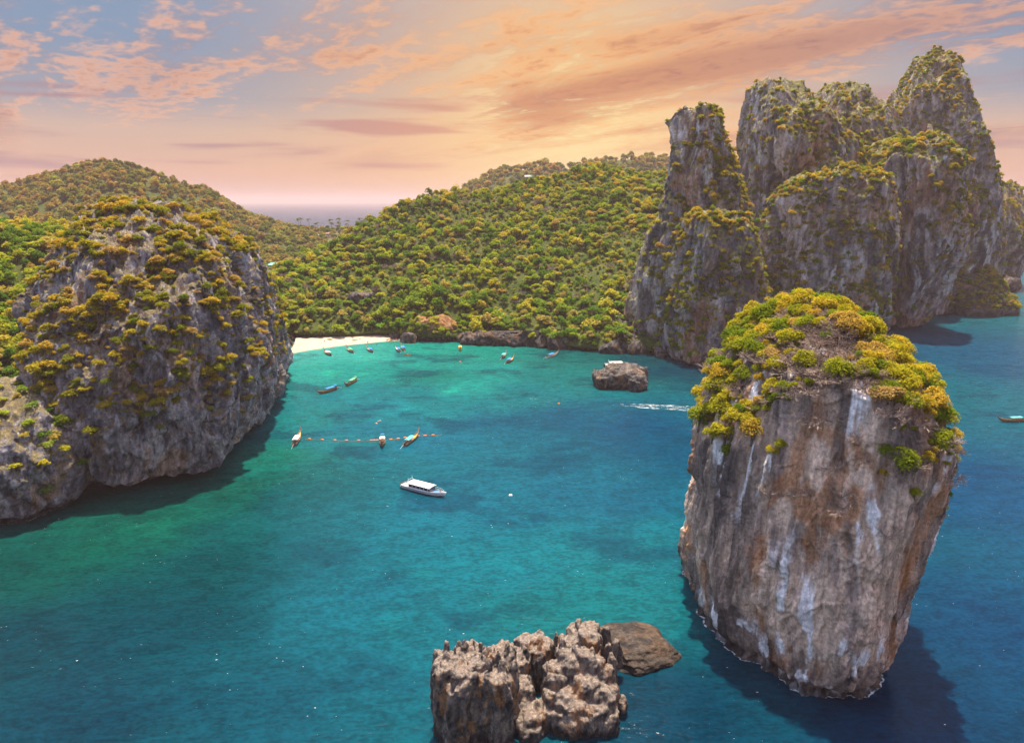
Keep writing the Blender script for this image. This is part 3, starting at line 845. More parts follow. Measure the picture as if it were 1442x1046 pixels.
# --- rocks standing in the water
def karst(name, label, cols, voxel, seed, style='karst'):
    """a crag grown from many upright uneven columns, fused and weathered"""
    r = random.Random(seed)
    mb = MB()
    for (x, y, rad, h, spike) in cols:
        n = r.choice((5, 6, 7))
        a0 = r.uniform(0, 6.28)
        lean = (r.uniform(-.05, .05) * h, r.uniform(-.05, .05) * h)
        zz = [h * 0.35, h * 0.6, h * 0.8, h * 0.9, h * 0.96, h] if spike else [-4.0, h * 0.10, h * 0.4, h * 0.75, h * 0.93, h]
        kk = [1.3, 1.1, 1.0, 0.8, 0.5, 0.12] if spike else [0.94, 0.97, 1.05, 1.02, 0.97, 0.80]
        v = []
        for z, k in zip(zz, kk):
            for i in range(n):
                w = a0 + 2 * math.pi * i / n
                q = rad * k * r.uniform(0.85, 1.15)
                v.append((x + lean[0] * z / h + q * math.cos(w), y + lean[1] * z / h + q * math.sin(w), z + (r.uniform(-.3, .3) * rad if z > h * 0.5 else 0)))
        f = [(j * n + i, j * n + (i + 1) % n, (j + 1) * n + (i + 1) % n, (j + 1) * n + i) for j in range(5) for i in range(n)]
        f += [tuple(range(n - 1, -1, -1)), tuple(range(5 * n, 6 * n))]
        mb.add(v, f)
    me = mb.mesh(name + '_raw', None)
    tmp = bpy.data.objects.new(name + '_raw', me)
    COL.objects.link(tmp)
    md = tmp.modifiers.new('fuse', 'REMESH'); md.mode = 'VOXEL'; md.voxel_size = voxel
    dg = bpy.context.evaluated_depsgraph_get()
    ev = bpy.data.meshes.new_from_object(tmp.evaluated_get(dg))
    bpy.data.objects.remove(tmp)
    def vn():
        c = np.empty(len(ev.vertices) * 3, np.float32); ev.vertices.foreach_get('co', c)
        n = np.empty(len(ev.vertices) * 3, np.float32); ev.vertices.foreach_get('normal', n)
        return c.reshape(-1, 3).astype(float), n.reshape(-1, 3).astype(float)
    for amp, size, zs, octv in ((0.55, 2.6, 3.6, 3), (0.30, 0.9, 2.4, 4)):
        c, n = vn()
        c += n * (amp * (0.35 - np.abs(fbm(c / np.array((size, size, size * zs)) + seed, octv, 0.6))))[:, None]
        ev.vertices.foreach_set('co', c.astype(np.float32).ravel()); ev.update()
    c, n = vn()
    tint = rock_tint(style, c, n, seed % 7)
    at = ev.color_attributes.new('rock_tint', 'FLOAT_COLOR', 'POINT')
    at.data.foreach_set('color', np.concatenate([tint, np.ones((len(c), 1))], 1).astype(np.float32).ravel())
    ev.polygons.foreach_set('use_smooth', np.ones(len(ev.polygons), bool))
    ev.materials.clear(); ev.materials.append(M[style])
    ev.name = name
    o = link(name, ev)
    tag(o, label, 'rock')
    return o
def columns(skyline, Yc, depth, front, n, n_spike, seed, rmin, rmax):
    """columns whose tops follow the outline of the crag and step down towards the sea in front, thin spikes among them"""
    r = random.Random(seed)
    xs = [q[0] for q in skyline]
    out = []
    for k in range(n + n_spike):
        sp = k >= n
        px = r.uniform(xs[0] + (3 if sp else 11), xs[-1] - (3 if sp else 11))
        py = float(np.interp(px, xs, [q[1] for q in skyline]))
        top = P(px, py, Yc)
        u = r.uniform(-1, 1)
        edge = math.sqrt(max(0.05, 1 - (2 * (px - xs[0]) / (xs[-1] - xs[0]) - 1) ** 6))
        dy = u * depth * edge
        h = top[2] * (1 - front * max(0, -u) ** 1.1 - 0.10 * max(0, u)) * (r.uniform(0.90, 1.06) if sp else r.uniform(0.84, 0.93))
        out.append((top[0] * (Yc + dy) / Yc, Yc + dy, r.uniform(0.4, 0.95) if sp else r.uniform(rmin, rmax), h, sp))
    return out
karst('karst_block', 'square block of jagged grey rock standing in the water',
      columns([(614, 922), (630, 912), (645, 918), (660, 913), (690, 919), (712, 912), (727, 919)], 107.5, 5.5, 0.04, 26, 46, 4, 1.7, 2.6), 0.24, 31)
karst('karst_crag', 'jagged tan crag leaning against the square grey block',
      columns([(704, 942), (716, 926), (735, 920), (755, 924), (775, 914), (800, 909), (822, 898), (842, 902), (858, 916), (872, 930), (886, 944)], 114, 8.5, 0.72, 40, 60, 9, 1.9, 3.2), 0.26, 33)
karst('bay_rock', 'lone dark flat-topped rock standing in the bay',
      columns([(834, 538), (842, 526), (852, 518), (868, 514), (885, 515), (900, 516), (908, 522), (913, 534)], 346, 11.0, 0.35, 46, 40, 17, 3.0, 4.6), 0.5, 35, 'shore')

# --- wash of foam where rock meets water
def foam_mat():
    m, T = new_mat('foam')
    pos = T.n('ShaderNodeNewGeometry').outputs['Position']
    n = T.noise(T.mapping(pos, scale=(0.45, 1, 1)), 0.55, 6.0, 0.75, 0.8)
    at = T.n('ShaderNodeAttribute', attribute_name='foam')
    a = T.smooth(T.math('ADD', n, T.math('MULTIPLY', T.math('SUBTRACT', at.outputs['Fac'], 0.5), 0.7)), 0.50, 0.68)
    out = T.n('ShaderNodeOutputMaterial')
    d = T.n('ShaderNodeBsdfDiffuse'); d.inputs[0].default_value = (0.72, 0.76, 0.74, 1)
    t = T.n('ShaderNodeBsdfTransparent')
    mx = T.n('ShaderNodeMixShader'); T.put(mx.inputs[0], T.math('MULTIPLY', a, 0.85))
    T.t.links.new(t.outputs[0], mx.inputs[1]); T.t.links.new(d.outputs[0], mx.inputs[2]); T.t.links.new(mx.outputs[0], out.inputs[0])
    return m
M['foam'] = foam_mat()
def wash(g, name='wash_foam', label='thin broken foam where the swell laps the rocks'):
    nz, nth, _ = g.shape
    z = g[..., 2]
    hit = np.argmax(z > 0.02, axis=0)
    c = g[np.clip(hit, 1, nz - 1), np.arange(nth)][:, :2]
    k = np.ones(5) / 5
    c = np.stack([np.convolve(np.r_[c[-2:, i], c[:, i], c[:2, i]], k, 'valid') for i in (0, 1)], 1)
    tg = np.roll(c, -3, 0) - np.roll(c, 3, 0); tg /= np.linalg.norm(tg, axis=1)[:, None] + 1e-9
    nr = np.stack([tg[:, 1], -tg[:, 0]], 1)
    ctr = c.mean(0)
    if ((c - ctr) * nr).sum() < 0: nr = -nr
    w = 0.5 + 0.9 * (0.5 + 0.5 * fbm(np.c_[c / 5.0, np.zeros(nth)], 3))
    v, fo = [], []
    for off, f in ((-0.8, 0.55), (0.25, 0.62), (1.0, 0.0)):
        q = c + nr * (off * (w if off > 0.3 else 1.0))[:, None] if np.ndim(w) and off > 0.3 else c + nr * off
        v.append(np.c_[q, np.full(nth, 0.035)]); fo.append(np.full(nth, f))
    me = mesh_from(name, np.concatenate(v), quads(3, nth, True), M['foam'])
    at = me.attributes.new('foam', 'FLOAT', 'POINT'); at.data.foreach_set('value', np.concatenate(fo).astype(np.float32))
    return tag(link(name, me), label, 'foam', kind='stuff')
for g in WASH[:3]: wash(g)

# ================================================================== PLANTS
def crown_mesh(name, seed, n_leaf, leaf, mat, blobs=9, flat=0.62, low=0.25, spread=0.62):
    """foliage: many small leaf sprays on the outside of several uneven clumps; radius about 1, sits on z = 0.35 .. 1.7"""
    r = np.random.default_rng(seed)
    cs, rs = [], []
    for i in range(blobs):
        a = r.uniform(0, 2 * math.pi)
        d = spread * math.sqrt(r.uniform(0, 1))
        z = 0.55 + low + (1 - (d / spread) ** 2) * r.uniform(0.1, 0.55) + r.uniform(-0.12, 0.12)
        cs.append((d * math.cos(a), d * math.sin(a), z)); rs.append(r.uniform(0.28, 0.50))
    cs, rs = np.array(cs), np.array(rs)
    k = r.choice(blobs, n_leaf, p=rs ** 2 / (rs ** 2).sum())
    d = r.normal(size=(n_leaf, 3)); d[:, 2] = np.where(r.uniform(size=n_leaf) < 0.24, d[:, 2], np.abs(d[:, 2]))
    d /= np.linalg.norm(d, axis=1)[:, None]
    rad = rs[k] * (0.72 + 0.34 * r.uniform(size=n_leaf))
    c = cs[k] + d * rad[:, None] * np.array((1, 1, flat))
    nrm = 0.75 * d + 0.5 * r.normal(size=(n_leaf, 3)) + np.array((0, 0, 0.85))
    nrm /= np.linalg.norm(nrm, axis=1)[:, None]
    a = np.cross(nrm, r.normal(size=(n_leaf, 3))); a /= np.linalg.norm(a, axis=1)[:, None]
    b = np.cross(nrm, a)
    s = leaf * r.uniform(0.6, 1.35, n_leaf)[:, None]
    v = np.stack([c - a * s, c + b * s * 0.62 - nrm * s * 0.18, c + a * s, c - b * s * 0.62 - nrm * s * 0.18], 1).reshape(-1, 3)
    f = np.arange(n_leaf * 4).reshape(-1, 4)
    me = mesh_from(name, v, f, mat, smooth=False)
    return me, cs
def trunk_mesh(name, cs, seed, mat, r0=0.085):
    r = random.Random(seed)
    mb = MB()
    fork = Vector((r.uniform(-.06, .06), r.uniform(-.06, .06), 0.45))
    mb.tube([(0, 0, -0.35), (fork.x * .5, fork.y * .5, 0.15), fork], [r0 * 1.25, r0, r0 * 0.85], 6)
    for c in cs[:5]:
        c = Vector(c)
        m = fork.lerp(c, 0.5) + Vector((r.uniform(-.08, .08), r.uniform(-.08, .08), 0.06))
        mb.tube([fork - Vector((0, 0, .04)), m, c], [r0 * 0.6, r0 * 0.4, r0 * 0.15], 5)
    return mb.mesh(name, mat, True)
def twig_mesh(name, seed, mat, n0=9, depth=3, thick=0.045):
    """leafless shrub: branches that fork three times"""
    r = random.Random(seed)
    mb = MB()
    def grow(p, d, ln, rad, lvl):
        q = p + d * ln
        m = p.lerp(q, 0.5) + Vector((r.uniform(-1, 1), r.uniform(-1, 1), r.uniform(-1, 1))) * ln * 0.10
        mb.tube([p, m, q], [rad, rad * 0.8, rad * 0.55], 3)
        if lvl < depth:
            for _ in range(3 if lvl else 4):
                nd = (d + Vector((r.uniform(-1, 1), r.uniform(-1, 1), r.uniform(-0.6, 0.8))) * 0.75).normalized()
                grow(m.lerp(q, r.uniform(0.2, 1.0)), nd, ln * r.uniform(0.55, 0.8), rad * 0.58, lvl + 1)
    for i in range(n0):
        a = 2 * math.pi * (i + r.random()) / n0
        grow(Vector((0, 0, -0.1)), Vector((math.cos(a) * 0.8, math.sin(a) * 0.8, r.uniform(0.35, 1.1))).normalized(), r.uniform(0.45, 0.65), thick, 0)
    return mb.mesh(name, mat, False)
def kinds(prefix, n, n_leaf, leaf, mat, **kw):
    out = []
    for i in range(n):
        cm, cs = crown_mesh('crown', hash((prefix, i)) % 1 + i * 17 + len(prefix) * 101, n_leaf, leaf, mat, blobs=kw.get('blobs', 9) + (i % 3) * 2, flat=kw.get('flat', 0.62) + 0.08 * (i % 2), low=kw.get('low', 0.25), spread=kw.get('spread', 0.62))
        out.append((cm, trunk_mesh('trunk', cs, i + 5, M['bark'])))
    return out
K_HILL = (kinds('hill_tree', 3, 460, 0.130, M['leaf_green'], blobs=8, flat=0.86, spread=0.55) + kinds('umbrella', 2, 330, 0.125, M['leaf_green'], blobs=9, flat=0.38, low=0.35, spread=0.72)
          + kinds('tall', 2, 420, 0.12, M['leaf_green'], blobs=10, flat=1.25, low=0.30, spread=0.42) + kinds('sparse_one', 1, 200, 0.12, M['leaf_green'], blobs=10, flat=0.7, low=0.2, spread=0.62))
K_FAR = kinds('far', 4, 170, 0.21, M['leaf_far'], blobs=7, flat=0.85, spread=0.55)
K_PEAK = kinds('peak_shrub', 3, 300, 0.16, M['leaf_dry'], blobs=8, flat=0.85, low=0.0, spread=0.55) + kinds('peak_bush', 2, 300, 0.16, M['leaf_green'], blobs=8, flat=0.85, low=0.0, spread=0.55)
K_CLIFF = kinds('cliff_bush', 5, 700, 0.105, M['leaf_dry'], blobs=10, flat=0.80, low=-0.05, spread=0.6)
K_TOP = kinds('stack_top', 6, 1900, 0.066, M['leaf_top'], blobs=16, flat=0.85, low=0.0, spread=0.66)
K_TWIG = [twig_mesh('twigs', 40 + i, M['twig']) for i in range(4)]

def families(kinds_, key):
    out = []
    for i in range(3):
        row = []
        for cm, tm in kinds_:
            c = cm.copy(); c.materials.clear(); c.materials.append(M['leaf_%s_%d' % (key, i)])
            row.append((c, tm))
        out.append(row)
    return out
F_HILL, F_CLIFF, F_TOP, F_PEAK = families(K_HILL, 'green'), families(K_CLIFF, 'dry'), families(K_TOP, 'top'), families(K_PEAK, 'dry')
def plant(name, kind, loc, s, rz, sz=1.0, tilt=(0, 0), part=('crown', 'trunk')):
    o = bpy.data.objects.new(name, None)
    o.empty_display_size = 0.3
    o.location = loc
    o.rotation_euler = (tilt[0], tilt[1], rz)
    o.scale = (s, s, s * sz)
    COL.objects.link(o)
    for nm, me in zip(part, kind):
        c = bpy.data.objects.new(nm, me)
        COL.objects.link(c)
        c.parent = o
    return o

# joined copies of each kind for the masses of trees nobody could count
def joined(name, kind):
    v, f, mi, n = [], [], [], 0
    me = bpy.data.meshes.new(name)
    allv, allf, mats = [], [], []
    for i, m in enumerate(kind):
        co = np.empty(len(m.vertices) * 3, np.float32); m.vertices.foreach_get('co', co)
        allv += [tuple(c) for c in co.reshape(-1, 3)]
        for p in m.polygons:
            allf.append(tuple(q + n for q in p.vertices)); mats.append(i)
        n += len(m.vertices)
    me.from_pydata(allv, [], allf)
    for m in kind: me.materials.append(m.materials[0])
    me.polygons.foreach_set('material_index', np.array(mats, np.int32))
    me.update()
    return me
def source_collection(name, kinds_):
    c = bpy.data.collections.new(name)
    for i, k in enumerate(kinds_):
        me = k if isinstance(k, bpy.types.Mesh) else joined(name + '_source', k)
        c.objects.link(bpy.data.objects.new('%s_%02d' % (name, i), me))
    return c
def scatter_tree():
    ng = bpy.data.node_groups.new('scatter', 'GeometryNodeTree')
    ng.interface.new_socket('Geometry', in_out='INPUT', socket_type='NodeSocketGeometry')
    ng.interface.new_socket('Collection', in_out='INPUT', socket_type='NodeSocketCollection')
    ng.interface.new_socket('Geometry', in_out='OUTPUT', socket_type='NodeSocketGeometry')
    N, Lk = ng.nodes, ng.links
    gi, go = N.new('NodeGroupInput'), N.new('NodeGroupOutput')
    ci = N.new('GeometryNodeCollectionInfo'); ci.inputs['Separate Children'].default_value = True; ci.inputs['Reset Children'].default_value = True
    Lk.new(gi.outputs[1], ci.inputs[0])
    ip = N.new('GeometryNodeInstanceOnPoints'); ip.inputs['Pick Instance'].default_value = True
    Lk.new(gi.outputs[0], ip.inputs['Points']); Lk.new(ci.outputs[0], ip.inputs['Instance'])
    def attr(nm, ty):
        a = N.new('GeometryNodeInputNamedAttribute'); a.data_type = ty; a.inputs[0].default_value = nm
        return next(s for s in a.outputs if s.enabled and s.name == 'Attribute')
    Lk.new(attr('pick', 'INT'), ip.inputs['Instance Index'])
    Lk.new(attr('spin', 'FLOAT_VECTOR'), ip.inputs['Rotation'])
    Lk.new(attr('size', 'FLOAT_VECTOR'), ip.inputs['Scale'])
    Lk.new(ip.outputs[0], go.inputs[0])
    return ng
SCATTER = scatter_tree()
def mass(name, label, pts, sizes, coll, cat='trees', seed=0):
    r = np.random.default_rng(seed + 50)
    n = len(pts)
    me = bpy.data.meshes.new(name)
    me.vertices.add(n); me.vertices.foreach_set('co', np.asarray(pts, np.float32).ravel())
    a = me.attributes.new('pick', 'INT', 'POINT'); a.data.foreach_set('value', r.integers(0, len(coll.objects), n).astype(np.int32))
    a = me.attributes.new('spin', 'FLOAT_VECTOR', 'POINT')
    sp = np.stack([r.uniform(-.12, .12, n), r.uniform(-.12, .12, n), r.uniform(0, 6.28, n)], 1)
    a.data.foreach_set('vector', sp.astype(np.float32).ravel())
    a = me.attributes.new('size', 'FLOAT_VECTOR', 'POINT')
    sz = np.asarray(sizes)[:, None] * np.stack([np.ones(n), np.ones(n), r.uniform(.8, 1.25, n)], 1)
    a.data.foreach_set('vector', sz.astype(np.float32).ravel())
    o = link(name, me)
    md = o.modifiers.new('scatter', 'NODES'); md.node_group = SCATTER
    key = next(i.identifier for i in SCATTER.interface.items_tree if i.name == 'Collection')
    md[key] = coll
    tag(o, label, cat, kind='stuff')
    return o
C_HILL = source_collection('hill_tree_sources', K_HILL)
C_FAR = source_collection('far_tree_sources', K_FAR)
C_PEAK = source_collection('peak_shrub_sources', K_PEAK)
C_CLIFF = source_collection('cliff_bush_sources', K_CLIFF)
C_TOP = source_collection('stack_shrub_sources', K_TOP)
C_TWIG = source_collection('twig_sources', K_TWIG)

def sites(g, n, wrap, weight, seed, min_gap=None):
    """n places on a surface grid, area-weighted; weight(p, normal) in 0..1"""
    r = np.random.default_rng(seed)
    if wrap: g = np.concatenate([g, g[:, :1]], 1)
    a, b, c, d = g[:-1, :-1], g[:-1, 1:], g[1:, 1:], g[1:, :-1]
    nr = np.cross(c - a, d - b).reshape(-1, 3)
    ar = np.linalg.norm(nr, axis=1) + 1e-9
    nr = nr / ar[:, None]
    ctr = ((a + b + c + d) / 4).reshape(-1, 3)
    w = ar * weight(ctr, nr)
    w[~np.isfinite(w)] = 0
    i = r.choice(len(w), n, p=w / w.sum())
    u, v = r.uniform(size=(2, n, 1))
    A, B, C_, D = (q.reshape(-1, 3)[i] for q in (a, b, c, d))
    p = (A * (1 - u) + B * u) * (1 - v) + (D * (1 - u) + C_ * u) * v
    if min_gap is not None:
        keep, cell = [], {}
        gp = min_gap if np.ndim(min_gap) else np.full(n, min_gap)
        for k in range(n):
            key = tuple(np.floor(p[k] / gp[k]).astype(int))
            ok = True
            for dx in (-1, 0, 1):
                for dy in (-1, 0, 1):
                    for dz in (-1, 0, 1):
                        for q in cell.get((key[0] + dx, key[1] + dy, key[2] + dz), ()):
                            if ((p[q] - p[k]) ** 2).sum() < gp[k] ** 2: ok = False
            if ok:
                cell.setdefault(key, []).append(k); keep.append(k)
        p, i = p[keep], i[keep]
    return p, nr[i]
def in_view(p, margin=60, wide=None):
    x, y, f = project(p)
    m = margin if wide is None else wide
    return (f > 1) & (x > -m) & (x < 1442 + m) & (y > -margin) & (y < 1046 + margin)
_dg = None
def seen(p, lift=3.0, slack=6.0):
    global _dg
    if _dg is None:
        bpy.context.view_layer.update()
        _dg = bpy.context.evaluated_depsgraph_get()
    o = Vector((0, 0, CAM_H))
    out = np.zeros(len(p), bool)
    for k in range(len(p)):
        t = Vector(p[k]) + Vector((0, 0, lift))
        d = t - o
        ln = d.length
        hit = SC.ray_cast(_dg, o, d / ln, distance=ln - slack)
        out[k] = not hit[0]
    return out
toward = lambda p, n: ((np.array((0, 0, CAM_H)) - p) / np.linalg.norm(np.array((0, 0, CAM_H)) - p, axis=1)[:, None] * n).sum(1)

rr = random.Random(3)
# --- stack top (near: every shrub its own)
def w_top(p, n):
    m = sstep(0.36, 0.60, n[:, 2]) * sstep(38, 45, p[:, 2] + 11 * sstep(0.0, 1.1, (p[:, 0] - 62) / 28.0))
    side = sstep(70, 84, p[:, 0]) * sstep(18, 40, p[:, 2]) * sstep(-0.2, 0.3, n[:, 2]) * 0.10
    bare = 1 - 0.985 * np.exp(-((p[:, 0] - 57) / 6.5) ** 4 - ((p[:, 1] - 124) / 17.0) ** 4)
    return np.maximum(m, side) * bare * (0.35 + sstep(-0.4, 0.1, fbm(p / 9.0, 2)))
g = ROCKS['sea_stack']
pt, nt = sites(g, 1800, True, w_top, 61, 1.35)
ok = in_view(pt) & (toward(pt, nt) > -0.25)
pt, nt = pt[ok], nt[ok]
mass('stack_scrub', 'low yellow-green scrub filling in between the shrubs on the huge stack', pt[300:] - np.array((0, 0, 0.4)), RNG.uniform(0.8, 1.7, len(pt[300:])), C_TOP, 'scrub', 9)
pt, nt = pt[:300], nt[:300]
n_top = 0
for p, n in zip(pt, nt):
    s = rr.uniform(1.3, 3.3) * (0.32 if n[2] < 0.4 else 1.0)
    fam = rr.choices((0, 1, 2), (0.33, 0.40, 0.27))[0]
    dx_ = (p[0] - 62) / 28.0
    zone = 'clinging to the face of' if n[2] < 0.4 else ('on the bay side of the top of' if dx_ < -0.3 else ('on the open-sea side of the top of' if dx_ > 0.35 else 'on the crown of'))
    o = plant('shrub', F_TOP[fam][rr.randrange(6)], tuple(p + np.array((n[0] * .5, n[1] * .5, -0.25 * s))), s, rr.uniform(0, 6.28), rr.uniform(.9, 1.35), part=('foliage', 'stem'))
    tag(o, '%s %s shrub %s the huge stack' % ('large' if s > 2.3 else 'small', FAMILY[fam][0], zone), 'shrub', 'leafy shrubs on the stack')
    n_top += 1
pt, nt = sites(g, 420, True, lambda p, n: sstep(0.25, 0.6, n[:, 2]) * sstep(30, 40, p[:, 2]) * (0.3 + 1.6 * np.exp(-((p[:, 0] - 58) / 8.0) ** 2 - ((p[:, 1] - 124) / 16.0) ** 2)), 62, 1.7)
ok = in_view(pt) & (toward(pt, nt) > -0.1)
for p, n in list(zip(pt[ok], nt[ok]))[:190]:
    s = rr.uniform(2.0, 3.5)
    o = link('dry_shrub', K_TWIG[rr.randrange(4)])
    o.location = p; o.rotation_euler = (n[1] * -0.4, n[0] * 0.4, rr.uniform(0, 6.28)); o.scale = (s, s, s * 0.8)
    tag(o, '%s leafless grey-brown shrub %s the huge stack' % ('large' if s > 2.5 else 'small', 'on the bay side of' if p[0] < 54 else ('on the open-sea side of' if p[0] > 72 else 'in the middle of the top of')), 'shrub', 'leafless shrubs on the stack')

# --- bush-covered cliff
def w_cliff(p, n):
    band = sstep(14, 34, p[:, 2] + 10 * fbm(p / 16.0, 2))
    patch = sstep(-0.12, 0.30, fbm(p / 11.0 + 7, 3))
    return band * (0.15 + patch) * sstep(-0.15, 0.35, n[:, 2]) * (toward(p, n) > -0.15)
g = ROCKS['limestone_cliff']
pt, nt = sites(g, 3200, True, w_cliff, 63, 1.4)
ok = in_view(pt, 20)
pt, nt = pt[ok], nt[ok]
ok = seen(pt + nt * 1.0, 1.2, 4.0)
pt, nt = pt[ok], nt[ok]
sz = 0.9 + 2.2 * RNG.uniform(size=len(pt)) ** 1.6
own = np.zeros(len(pt), bool)
own[np.argsort(-sz / np.linalg.norm(pt - np.array((0, 0, CAM_H)), axis=1))[:290]] = True
for p, n, s in zip(pt[own], nt[own], sz[own]):
    fam = rr.choices((0, 1, 2), (0.28, 0.40, 0.32))[0]
    zone = 'near the summit of' if p[2] > 62 else ('half way up' if p[2] > 36 else 'low on the face of')
    sd_ = ' on its landward flank' if p[0] < -160 else (' on its bay flank' if p[0] > -112 else '')
    o = plant('bush', F_CLIFF[fam][rr.randrange(5)], tuple(p + n * 0.6 - np.array((0, 0, 0.35 * s))), s, rr.uniform(0, 6.28), rr.uniform(.7, 1.0), part=('foliage', 'stem'))
    tag(o, '%s %s bush %s the grey cliff%s' % ('large' if s > 2.0 else 'small', FAMILY[fam][0], zone, sd_), 'bush', 'bushes on the grey cliff')
mass('cliff_scrub', 'small ochre scrub between the bushes of the grey cliff', pt[~own] + nt[~own] * 0.4 - np.array((0, 0, 0.4)), sz[~own] * 0.8, C_CLIFF, 'scrub', 1)
pt, nt = sites(g, 420, True, lambda p, n: sstep(20, 45, p[:, 2]) * sstep(-0.1, 0.4, n[:, 2]) * (toward(p, n) > -0.1), 64, 2.5)
ok = in_view(pt, 20)
mass('cliff_twigs', 'bare grey twigs among the bushes of the grey cliff', pt[ok], RNG.uniform(1.0, 2.2, ok.sum()), C_TWIG, 'scrub', 2)
g = ROCKS['rock_shoulder']
pt, nt = sites(g, 130, True, lambda p, n: sstep(0.1, 0.5, n[:, 2]) * sstep(6, 16, p[:, 2]) * (toward(p, n) > -0.1), 65, 2.2)
ok = in_view(pt, 20)
for p in pt[ok][:40]:
    s = rr.uniform(1.8, 3.4)
    o = plant('bush', K_HILL[rr.randrange(8)], tuple(p - np.array((0, 0, 0.4 * s))), s, rr.uniform(0, 6.28), 0.85, part=('foliage', 'stem'))
    tag(o, 'green bush on the low rock shoulder below the grey cliff', 'bush', 'bushes on the rock shoulder')

# --- wooded hill, west slope
def w_hill(p, n):
    return (p[:, 2] > 3.2) * 1.0
pt, nt = sites(LAND['wooded_hill'], 26000, False, w_hill, 66, 2.4)
ok = in_view(pt, 80, 400) & (toward(pt, nt) > -0.12)
pt, nt = pt[ok], nt[ok]
sz = (1.8 + 4.0 * RNG.uniform(size=len(pt)) ** 2.4) * (0.85 + 0.35 * np.clip(fbm(pt / 35.0, 2), -0.6, 1)) * np.where(pt[:, 2] < 25, 1.15, 1.0)
near = np.argsort(-sz / np.linalg.norm(pt - np.array((0, 0, CAM_H)), axis=1))[:1100]
vis = np.zeros(len(pt), bool); vis[near] = seen(pt[near], 8.0, 10.0)
sc_ = np.where(vis, sz / np.linalg.norm(pt - np.array((0, 0, CAM_H)), axis=1), 0)
own = np.zeros(len(pt), bool); own[np.argsort(-sc_)[:295]] = True
for p, s in zip(pt[own], sz[own]):
    fam = rr.choices((0, 1, 2), (0.40, 0.42, 0.18))[0]
    x_, y_, _f = project(p)
    zone = 'behind the beach' if x_ < 570 else ('above the shore boulders' if x_ < 830 else 'beside the scree and the pillar')
    hgt = 'at the hill foot' if p[2] < 16 else 'on the lower hill slope' if p[2] < 34 else 'on the middle hill slope'
    o = plant('tree', F_HILL[fam][rr.randrange(8)], tuple(p - np.array((0, 0, 0.1 * s))), s, rr.uniform(0, 6.28), rr.uniform(.85, 1.2))
    tag(o, '%s %s tree %s %s' % ('big' if s > 4.0 else 'small', FAMILY[fam][0], hgt, zone), 'tree', 'trees on the wooded hill')
mass('hill_forest', 'continuous forest covering the wooded hill', pt[~own] - np.array((0, 0, 0.5)), sz[~own], C_HILL, 'forest', 3)
bare_ = RNG.choice(len(pt), 260, replace=False)
mass('hill_dead_trees', 'pale leafless trees scattered through the forest of the wooded hill', pt[bare_] + np.array((0, 0, 1.5)), RNG.uniform(2.2, 4.2, 260), C_TWIG, 'trees', 12)
pt, nt = sites(LAND['west_slope'], 6500, False, w_hill, 67, 2.6)
ok = in_view(pt, 60, 450)
pt = pt[ok]
mass('west_slope_forest', 'green forest on the slope beside the grey cliff', pt - np.array((0, 0, 0.4)), RNG.uniform(2.8, 5.0, len(pt)), C_HILL, 'forest', 4)

# --- peaks
SIDE = {'limestone_pillar': lambda n: sstep(0.0, 0.45, n[:, 0]) + sstep(0.6, 0.8, n[:, 2]), 'limestone_spire': lambda n: 0.25 + sstep(-0.1, 0.5, -n[:, 0]) + 0.5 * sstep(0.5, 0.8, n[:, 2]),
        'limestone_dome': lambda n: 0.4 + sstep(-0.1, 0.5, n[:, 0])}
def w_peak(p, n, k):
    patch = sstep(-0.25, 0.20, fbm(p / 20.0 + 3, 3))
    w = sstep(0.10, 0.40, n[:, 2]) * (0.12 + patch) + 0.05 * patch * sstep(-0.1, 0.2, n[:, 2])
    if k in SIDE:
        sd = SIDE[k](n)
        w = w * np.clip(sd, 0, 1.5) + (0.25 * sstep(0.1, 0.5, n[:, 0]) * patch if k == 'limestone_pillar' else 0)
    return w * (p[:, 2] > 5) * (toward(p, n) > -0.3)
PEAKN = {'limestone_pillar': 420, 'limestone_buttress': 220, 'limestone_dome': 520, 'limestone_ridge': 420, 'limestone_massif': 380, 'limestone_spire': 900, 'limestone_wall': 420, 'limestone_bluff': 260, 'limestone_point': 160, 'wooded_skirt': 420}
ap, an, aw = [], [], []
for i, (k, n) in enumerate(PEAKN.items()):
    p, nn = sites(ROCKS[k], n * 6, True, lambda p, q: w_peak(p, q, k), 70 + i, 2.2)
    ap.append(p); an.append(nn); aw += [k] * len(p)
ap, an = np.concatenate(ap), np.concatenate(an)
ok = in_view(ap, 30); ap, an, aw = ap[ok], an[ok], np.array(aw)[ok]
vis = seen(ap + an * 1.5, 2.0, 8.0)
sz = (1.2 + 2.4 * RNG.uniform(size=len(ap)) ** 1.5) * np.where(ap[:, 2] > 140, 0.8, 1.0)
sc_ = np.where(vis, sz / np.linalg.norm(ap - np.array((0, 0, CAM_H)), axis=1), 0)
own = np.zeros(len(ap), bool); own[np.argsort(-sc_)[:280]] = True
WHERE = {'limestone_massif': 'broken rock mass joining the peaks', 'limestone_pillar': 'tall pale pillar', 'limestone_buttress': 'buttress below the pillar', 'limestone_dome': 'dark rounded peak', 'limestone_ridge': 'flat-topped ridge', 'limestone_spire': 'highest pointed peak',
         'limestone_wall': 'broad blue-grey cliff wall', 'limestone_bluff': 'rust-streaked bluff', 'limestone_point': 'farthest cliff point', 'wooded_skirt': 'bushy slope below the highest peak'}
